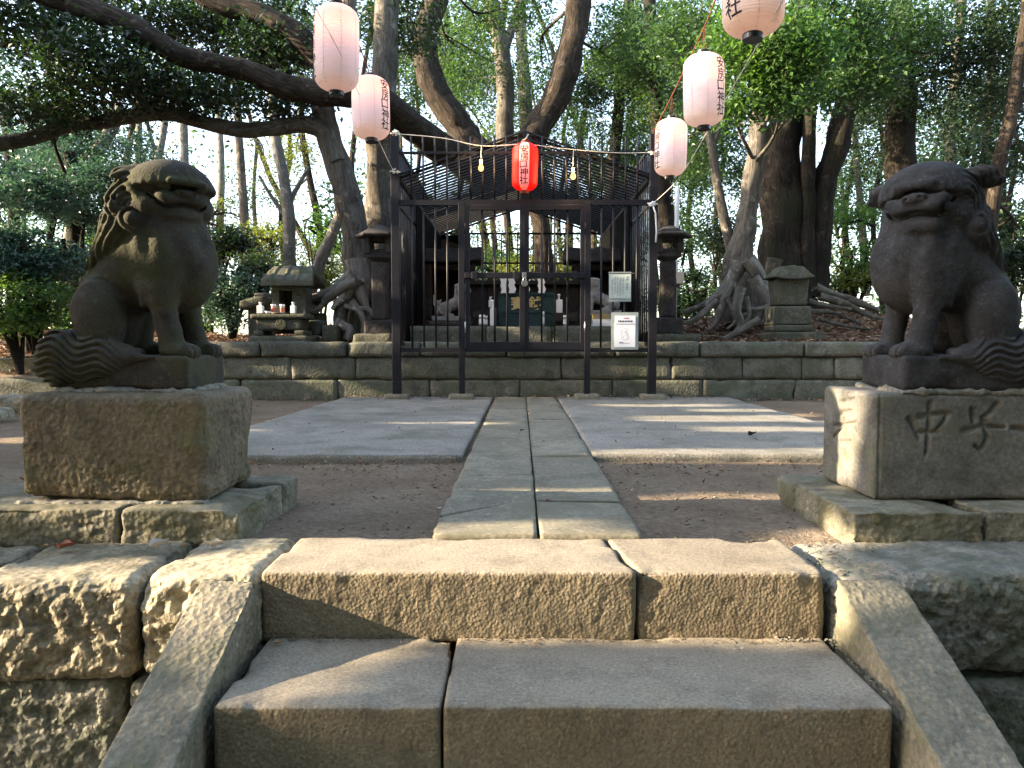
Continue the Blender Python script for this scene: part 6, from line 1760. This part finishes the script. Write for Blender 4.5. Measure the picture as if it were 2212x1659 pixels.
def shade_tree(bx, by, zlo, zhi, y0, y1, n, label, sd):
    P_ = np.stack([rng.uniform(bx - 1.1, bx + 1.1, n), rng.uniform(y0, y1, n), rng.uniform(zlo, zhi, n)], -1)
    gxx = P_[:, 0] + SUN.x * P_[:, 2]; gyy = P_[:, 1] + SUN.y * P_[:, 2]
    Gp = np.stack([gxx, gyy, gxx * 0], -1)
    w = vnoise(Gp * np.array([1, 1, 1]), 3.5, 5) * .05 + vnoise(Gp, 12, 6) * .018
    lit = np.zeros(n, bool)
    for i, (a, b, c, d) in enumerate(LIT):
        lit |= (gxx > a - .05 + w * 3) & (gxx < b + .05 + w * 3) & (gyy > c - .05 - w * .7) & (gyy < d + .05 + w * .7)
    far = (gyy > 8.3)
    gap = vnoise(Gp, 1.3, 8) > .12
    P_ = P_[~lit & ~(far & gap)]
    V, F = leaf_quads(P_, .20, .2, .62)
    t = empty('evergreen_tree', (bx, by, .3 if by > 8 else 0), label, 'tree', 'unseen shade trees left of the court')
    V2, F2 = trunk_np([(bx, by, -.1), (bx + .1, by, 1.5), (bx - .1, by + .1, 3.4), (bx, by, zhi - .3)], [.22, .18, .14, .05], 12, sd, .12)
    link('trunk', mesh_np('trunk', V2, F2), M['bark_dark'], t)
    link('crown', mesh_np('crown', V, F, False), M['leaf_dark'], t)
shade_tree(-8.2, -1.2, .9, 5.6, -3.2, 1.6, 26000, 'broad unseen evergreen tree, leaves cut away for sun patches, level with the steps', 1)
shade_tree(-8.2, 3.4, .9, 5.6, 1.6, 5.6, 24000, 'broad unseen evergreen tree, leaves cut away for sun patches, level with the left lion', 2)
shade_tree(-8.2, 7.6, .9, 5.6, 5.6, 9.8, 20000, 'broad unseen evergreen tree, leaves cut away for sun patches, level with the pads', 3)

# unseen trees behind the photographer and right: close the clearing, hold back light
def plain_tree(x, y, r, z0, z1, n, label, sd, size=.22):
    u = rng.normal(size=(n, 3)); u /= np.linalg.norm(u, axis=1, keepdims=True); u *= rng.uniform(.3, 1, (n, 1)) ** .5
    C = np.array([x, y, (z0 + z1) / 2]) + u * np.array([r, r, (z1 - z0) / 2])
    C = C[fbm(C, .8, sd, 2) > -.25]
    V, F = leaf_quads(C, size, .3, .6)
    t = empty('evergreen_tree', (x, y, -.8 if y < 2 else .4), label, 'tree', 'trees around the clearing')
    V2, F2 = trunk_np([(x, y, -.9), (x + .2, y, 2), (x, y + .1, z1 - 1)], [.26, .2, .08], 10, sd, .12)
    link('trunk', mesh_np('trunk', V2, F2), M['bark_dark'], t); link('crown', mesh_np('crown', V, F, False), M['leaf'], t)
for i, (x, y, lb) in enumerate(((-3.6, -4.6, 'nearest unseen evergreen behind the camera, added to hold back light, left'), (.6, -5.0, 'nearest unseen evergreen behind the camera, added to hold back light, centre'), (4.6, -4.2, 'nearest unseen evergreen behind the camera, added to hold back light, right'), (-7.5, -6.5, 'evergreen tree behind the camera, left'), (-.5, -8.0, 'evergreen tree straight behind the camera'), (5.0, -6.5, 'evergreen tree behind the camera, right'), (8.8, -1.5, 'evergreen tree right of the steps, out of view'), (9.6, 4.0, 'evergreen tree right of the right lion, out of view'))):
    plain_tree(x, y, 3.6 if y < -4 else 3.1, -.8 if y < -4 else .6, 9.5, 14000 if y < -4 else 11000, lb, 30 + i)
# ------------------------------------------------------------------ fallen leaves, twigs and grit
def litter(n, fx, fy, dens, size, name, label, seed, zf=None):
    x = rng.uniform(*fx, n); y = rng.uniform(*fy, n)
    k = dens(x, y); keep = rng.uniform(0, 1, n) < k; x, y = x[keep], y[keep]
    z = (gh(x, y) if zf is None else zf(x, y)) + rng.uniform(.004, .035, len(x)) * (1 if zf is None else .3)
    n = len(x)
    C = np.stack([x, y, z], -1)
    nrm = rng.normal(size=(n, 3)) * .5; nrm[:, 2] = 1; nrm /= np.linalg.norm(nrm, axis=1, keepdims=True)
    d = rng.normal(size=(n, 3)); d -= nrm * np.sum(d * nrm, 1, keepdims=True); d /= np.linalg.norm(d, axis=1, keepdims=True); s = np.cross(nrm, d)
    L_ = size * rng.uniform(.6, 1.3, (n, 1)); W_ = L_ * rng.uniform(.35, .55, (n, 1)); cu = rng.uniform(-.05, .22, (n, 1))
    V = np.stack([C - d * L_ * .5 + nrm * L_ * cu, C - d * L_ * .1 + s * W_ * .5 + nrm * L_ * .10, C + d * L_ * .22 + s * W_ * .4 + nrm * L_ * .10, C + d * L_ * .55 + nrm * L_ * cu, C + d * L_ * .22 - s * W_ * .4 + nrm * L_ * .10, C - d * L_ * .1 - s * W_ * .5 + nrm * L_ * .10, C], 1).reshape(-1, 3)
    b = np.arange(n)[:, None] * 7
    F = np.concatenate([b + np.array([[0, 6, 1, 1]])[:, :3], b + np.array([[1, 6, 2]]), b + np.array([[2, 6, 3]]), b + np.array([[3, 6, 4]]), b + np.array([[4, 6, 5]]), b + np.array([[5, 6, 0]])])
    return tag(link(name, mesh_np(name, V, F, False), M['leaf_dead']), label, 'leaves', kind='stuff')
litter(26000, (1.9, 8.5), (8.9, 15), lambda x, y: np.clip(1.3 - .12 * (y - 9), .1, 1), .085, 'leaf_litter', 'brown fallen leaves covering the right bank', 1)
litter(9000, (-9.5, -4.3), (9.9, 15), lambda x, y: np.full_like(x, .9), .09, 'leaf_litter', 'fallen leaves on the slope at the far left', 2)
litter(5000, (-4.2, -1.4), (8.95, 13), lambda x, y: np.full_like(x, .9), .08, 'leaf_litter', 'fallen leaves among the roots at left', 3)
litter(1300, (-9, -4.4), (5, 9.6), lambda x, y: np.clip((y - 5) / 5, .1, .8), .08, 'leaf_litter', 'scattered leaves on the ground at the far left', 4)
litter(1500, (-2.2, 2.4), (2.45, 4.06), lambda x, y: np.full_like(x, .5) * (np.abs(x - .07) > .36), .012, 'leaf_crumbs', 'crumbs of leaf and bark trodden into the soil', 6)
litter(160, (-1.9, 2.2), (4.2, 8.4), lambda x, y: np.full_like(x, .8), .022, 'leaf_crumbs', 'crumbs of leaf blown over the pads and path', 7, zf=lambda x, y: x * 0 + .0515)
litter(900, (-4.4, 6), (8.25, 8.62), lambda x, y: np.full_like(x, .7), .04, 'leaf_litter', 'leaves blown against the foot of the platform wall', 8, zf=lambda x, y: np.where((x > -1.9) & (x < 2.3), .052, .02))
litter(700, (-2.2, 2.4), (3.7, 4.08), lambda x, y: np.full_like(x, .7) * (np.abs(x - .07) > .36), .025, 'leaf_litter', 'bits of leaf gathered along the front edges of the pads', 9)
litter(700, (-4, 5), (2.6, 8.5), lambda x, y: (np.clip(np.abs(x - .07) - .4, 0, 1) > 0) * .5 * ((y < 4.05) | (np.abs(x) > 2.4)), .035, 'leaf_litter', 'scattered bits of leaf on the bare soil', 5)
# twigs on the banks
mb = MB()
def twig(x, y, L0, r, z=None):
    a = rng.uniform(0, 6.28); z = float(gh(np.array([x]), np.array([y]))[0]) + .03 if z is None else z
    p = [Vector((x, y, z)), Vector((x + math.cos(a) * L0 * .5 + rng.normal() * .03, y + math.sin(a) * L0 * .5, z + .02)), Vector((x + math.cos(a) * L0, y + math.sin(a) * L0, z + rng.uniform(-.01, .05)))]
    mb.tube(p, [r, r * .8, r * .4], 5)
for k in range(60): twig(rng.uniform(2, 6.5), rng.uniform(9, 12), rng.uniform(.2, .7), rng.uniform(.004, .012))
for k in range(60): twig(rng.uniform(-9, -4.5), rng.uniform(8.9, 12), rng.uniform(.3, 1.2), rng.uniform(.005, .018))
for k in range(30): twig(rng.uniform(-4, -1.6), rng.uniform(9, 11), rng.uniform(.2, .5), rng.uniform(.004, .010))
tag(mb.build('twigs', M['stick'], smooth=True), 'dead twigs lying on the banks', 'twigs', kind='stuff')
M['pebble'] = stone_mat('pebble_stone', (0.16, 0.13, 0.10), (0.30, 0.26, 0.21), grain=80, big=30)
# pebbles and crumbs on the soil and along the foot of the steps
def pebbles(pts, label, mat, smin_=.003, smax_=.010):
    P_ = []
    ico = np.array([(0, 0, 1), (.89, 0, .45), (.28, .85, .45), (-.72, .53, .45), (-.72, -.53, .45), (.28, -.85, .45), (.72, .53, -.45), (-.28, .85, -.45), (-.89, 0, -.45), (-.28, -.85, -.45), (.72, -.53, -.45), (0, 0, -1)])
    fi = np.array([(0, 1, 2), (0, 2, 3), (0, 3, 4), (0, 4, 5), (0, 5, 1), (1, 6, 2), (2, 7, 3), (3, 8, 4), (4, 9, 5), (5, 10, 1), (2, 6, 7), (3, 7, 8), (4, 8, 9), (5, 9, 10), (1, 10, 6), (6, 11, 7), (7, 11, 8), (8, 11, 9), (9, 11, 10), (10, 11, 6)])
    for p in pts:
        s_ = rng.uniform(smin_, smax_) * rng.uniform(.5, 1)
        P_.append((ico * s_ * rng.uniform(.6, 1.2, 3) * np.array([1, 1, .55]) * (1 + rng.normal(size=(12, 1)) * .12) + np.array(p) + np.array([0, 0, s_ * .4]), fi))
    V, F = merge(P_)
    return tag(link('pebbles', mesh_np('pebbles', V, F), mat), label, 'pebbles', kind='stuff')
pts = [(rng.uniform(-.88, -.30), rng.uniform(2.45, 4.05)) for _ in range(150)] + [(rng.uniform(.42, 1.04), rng.uniform(2.45, 4.05)) for _ in range(150)] + [(rng.uniform(-2.0, 2.2), rng.uniform(4.0, 4.07)) for _ in range(260)] + [(rng.uniform(-.9, 1.1), rng.uniform(3.1, 4.05)) for _ in range(90)]
pts = [p for p in pts if not (-.29 < p[0] < .43)]
pz = gh(np.array([p[0] for p in pts]), np.array([p[1] for p in pts]))
pebbles([(p[0], p[1], z) for p, z in zip(pts, pz)], 'small stones on the bare soil', M['pebble'], .002, .010)
pts = [(.845 + rng.normal() * .004, y, -.150) for y in rng.uniform(1.7, 2.04, 40)] + [(rng.uniform(.70, .85), 2.035 + rng.normal() * .006, -.149) for _ in range(26)] + [(rng.uniform(.85, 1.02), 2.10 + rng.uniform(-.02, .3), .012) for _ in range(50)]
pebbles(pts, 'grit gathered in the corner of the steps', M['rough2'], .003, .009)
# thin debris: needles and chaff at the foot of the top step and on the wall tops
mb = MB()
def chaff(x, y, z, L0, r):
    a = rng.uniform(0, 6.28); e = rng.uniform(-.004, .012)
    mb.tube([Vector((x, y, z + r)), Vector((x + math.cos(a) * L0 * .5, y + math.sin(a) * L0 * .5, z + .003 + r)), Vector((x + math.cos(a) * L0, y + math.sin(a) * L0, z + e + r))], [r, r, r * .5], 4)
for k in range(150): chaff(rng.uniform(-.66, .82), 2.035 - abs(rng.normal()) * .012, -.150, rng.uniform(.006, .03), rng.uniform(.0005, .0013))
for k in range(70): chaff(rng.uniform(-.6, .8), rng.uniform(1.7, 2.03), -.150, rng.uniform(.004, .02), .0006)
for k in range(90): chaff(rng.uniform(.86, 1.3), rng.uniform(2.05, 2.40), .016, rng.uniform(.01, .045), rng.uniform(.0006, .0015))
for k in range(90): chaff(rng.uniform(-1.9, -.75), rng.uniform(2.36, 2.42), .014, rng.uniform(.01, .05), rng.uniform(.0006, .0018))
for k in range(60): chaff(rng.uniform(-.75, .9), rng.uniform(2.42, 2.46), .02, rng.uniform(.01, .03), rng.uniform(.0006, .0012))
chaff(1.085, 2.32, .022, .06, .0022)
tag(mb.build('chaff', M['stick'], smooth=True), 'thin dry needles and chaff on the steps', 'debris', kind='stuff')
# single leaves one can point at
def single(px, py, z, Lx, ang, mat, label, curl_=.3, Y=None):
    Lx *= .8; curl_ = curl_ * 1.5; ang += rng.uniform(-.5, .5)
    c = on_z(px, py, z) if Y is None else at(px, py, Y)
    n1, n2 = 9, 5; V = []; 
    for i in range(n1):
        u = i / (n1 - 1); w = math.sin(math.pi * min(1, u * 1.02)) ** .8 * .30
        for j in range(n2):
            v = (j / (n2 - 1) - .5) * 2
            x = (u - .5) * Lx; y = v * w * Lx
            V.append((x + .06 * Lx * math.sin(u * 5 + px), y + .05 * Lx * math.sin(u * 4), curl_ * Lx * ((u - .5) ** 2 * 1.3 * (1 if u > .5 else .3) + v * v * w * 1.2 + .05 * math.sin(u * 9 + j))))
    V = np.array(V); ca, sa = math.cos(ang), math.sin(ang)
    V = np.stack([V[:, 0] * ca - V[:, 1] * sa, V[:, 0] * sa + V[:, 1] * ca, V[:, 2] + .003], -1) + np.array(c)
    F = [(i * n2 + j, (i + 1) * n2 + j, (i + 1) * n2 + j + 1, i * n2 + j + 1) for i in range(n1 - 1) for j in range(n2 - 1)]
    tag(link('fallen_leaf', mesh_np('fallen_leaf', V, np.array(F)), mat), label, 'leaf', 'single fallen leaves')
M['leaf_red'] = simple('red_brown_leaf', (0.26, 0.09, 0.05), .6, 0, .3, .3)
M['leaf_pale'] = simple('bleached_leaf', (0.48, 0.42, 0.36), .7, 0, .2, .15)
M['leaf_tan'] = simple('tan_leaf', (0.30, 0.20, 0.11), .7, 0, .2, .3)
M['leaf_blk'] = simple('blackened_leaf', (0.04, 0.025, 0.02), .7, 0, .2, .3)
for a in ((140, 1186, .025, .085, .1, 'leaf_red', 'red-brown curled leaf on the wall in front of the left base slab', .5), (343, 1184, .028, .075, .5, 'leaf_pale', 'pale curled leaf lying left of the slab corner', .7), (466, 1182, .028, .070, -.2, 'leaf_pale', 'bleached leaf nearest the left slab corner', .6),
          (400, 1182, .028, .030, 1.2, 'leaf_tan', 'small tan leaf between the two pale leaves on the left wall', .6), (96, 1184, .024, .045, .3, 'leaf_tan', 'small tan leaf left of the red-brown leaf', .4), (1624, 941, .052, .075, .1, 'leaf_blk', 'dark curled leaf on the right pad', .7),
          (1128, 931, .050, .045, .2, 'leaf_blk', 'small black leaf on the paving of the path', .4), (1152, 917, .050, .050, .3, 'leaf_pale', 'pale leaf on the paving of the path', .3), (1183, 1082, .044, .03, .3, 'leaf_red', 'small reddish leaf stuck in the joint of the path', .3),
          (950, 1100, .02, .035, .9, 'leaf_pale', 'small pale leaf on the soil left of the path', .3), (820, 1010, .012, .04, .6, 'leaf_tan', 'tan leaf under the front edge of the left pad', .5), (850, 886, .053, .05, .2, 'leaf_pale', 'pale leaf on the far part of the left pad', .2),
          (545, 1002, .03, .055, 1.5, 'leaf_red', 'pinkish leaf leaning behind the left base slab', .3), (1105, 1392, -.146, .02, .3, 'leaf_tan', 'tiny leaf scrap at the foot of the top step', .5), (600, 1392, -.147, .03, .2, 'leaf_tan', 'leaf scrap in the shaded corner of the lower step', .5), (1600, 1405, -.147, .02, .2, 'leaf_pale', 'pale leaf scrap on the right end of the lower step', .4)):
    single(a[0], a[1], a[2], a[3], a[4], M[a[5]], a[6], a[7])
print('leaves', LCOUNT[0])
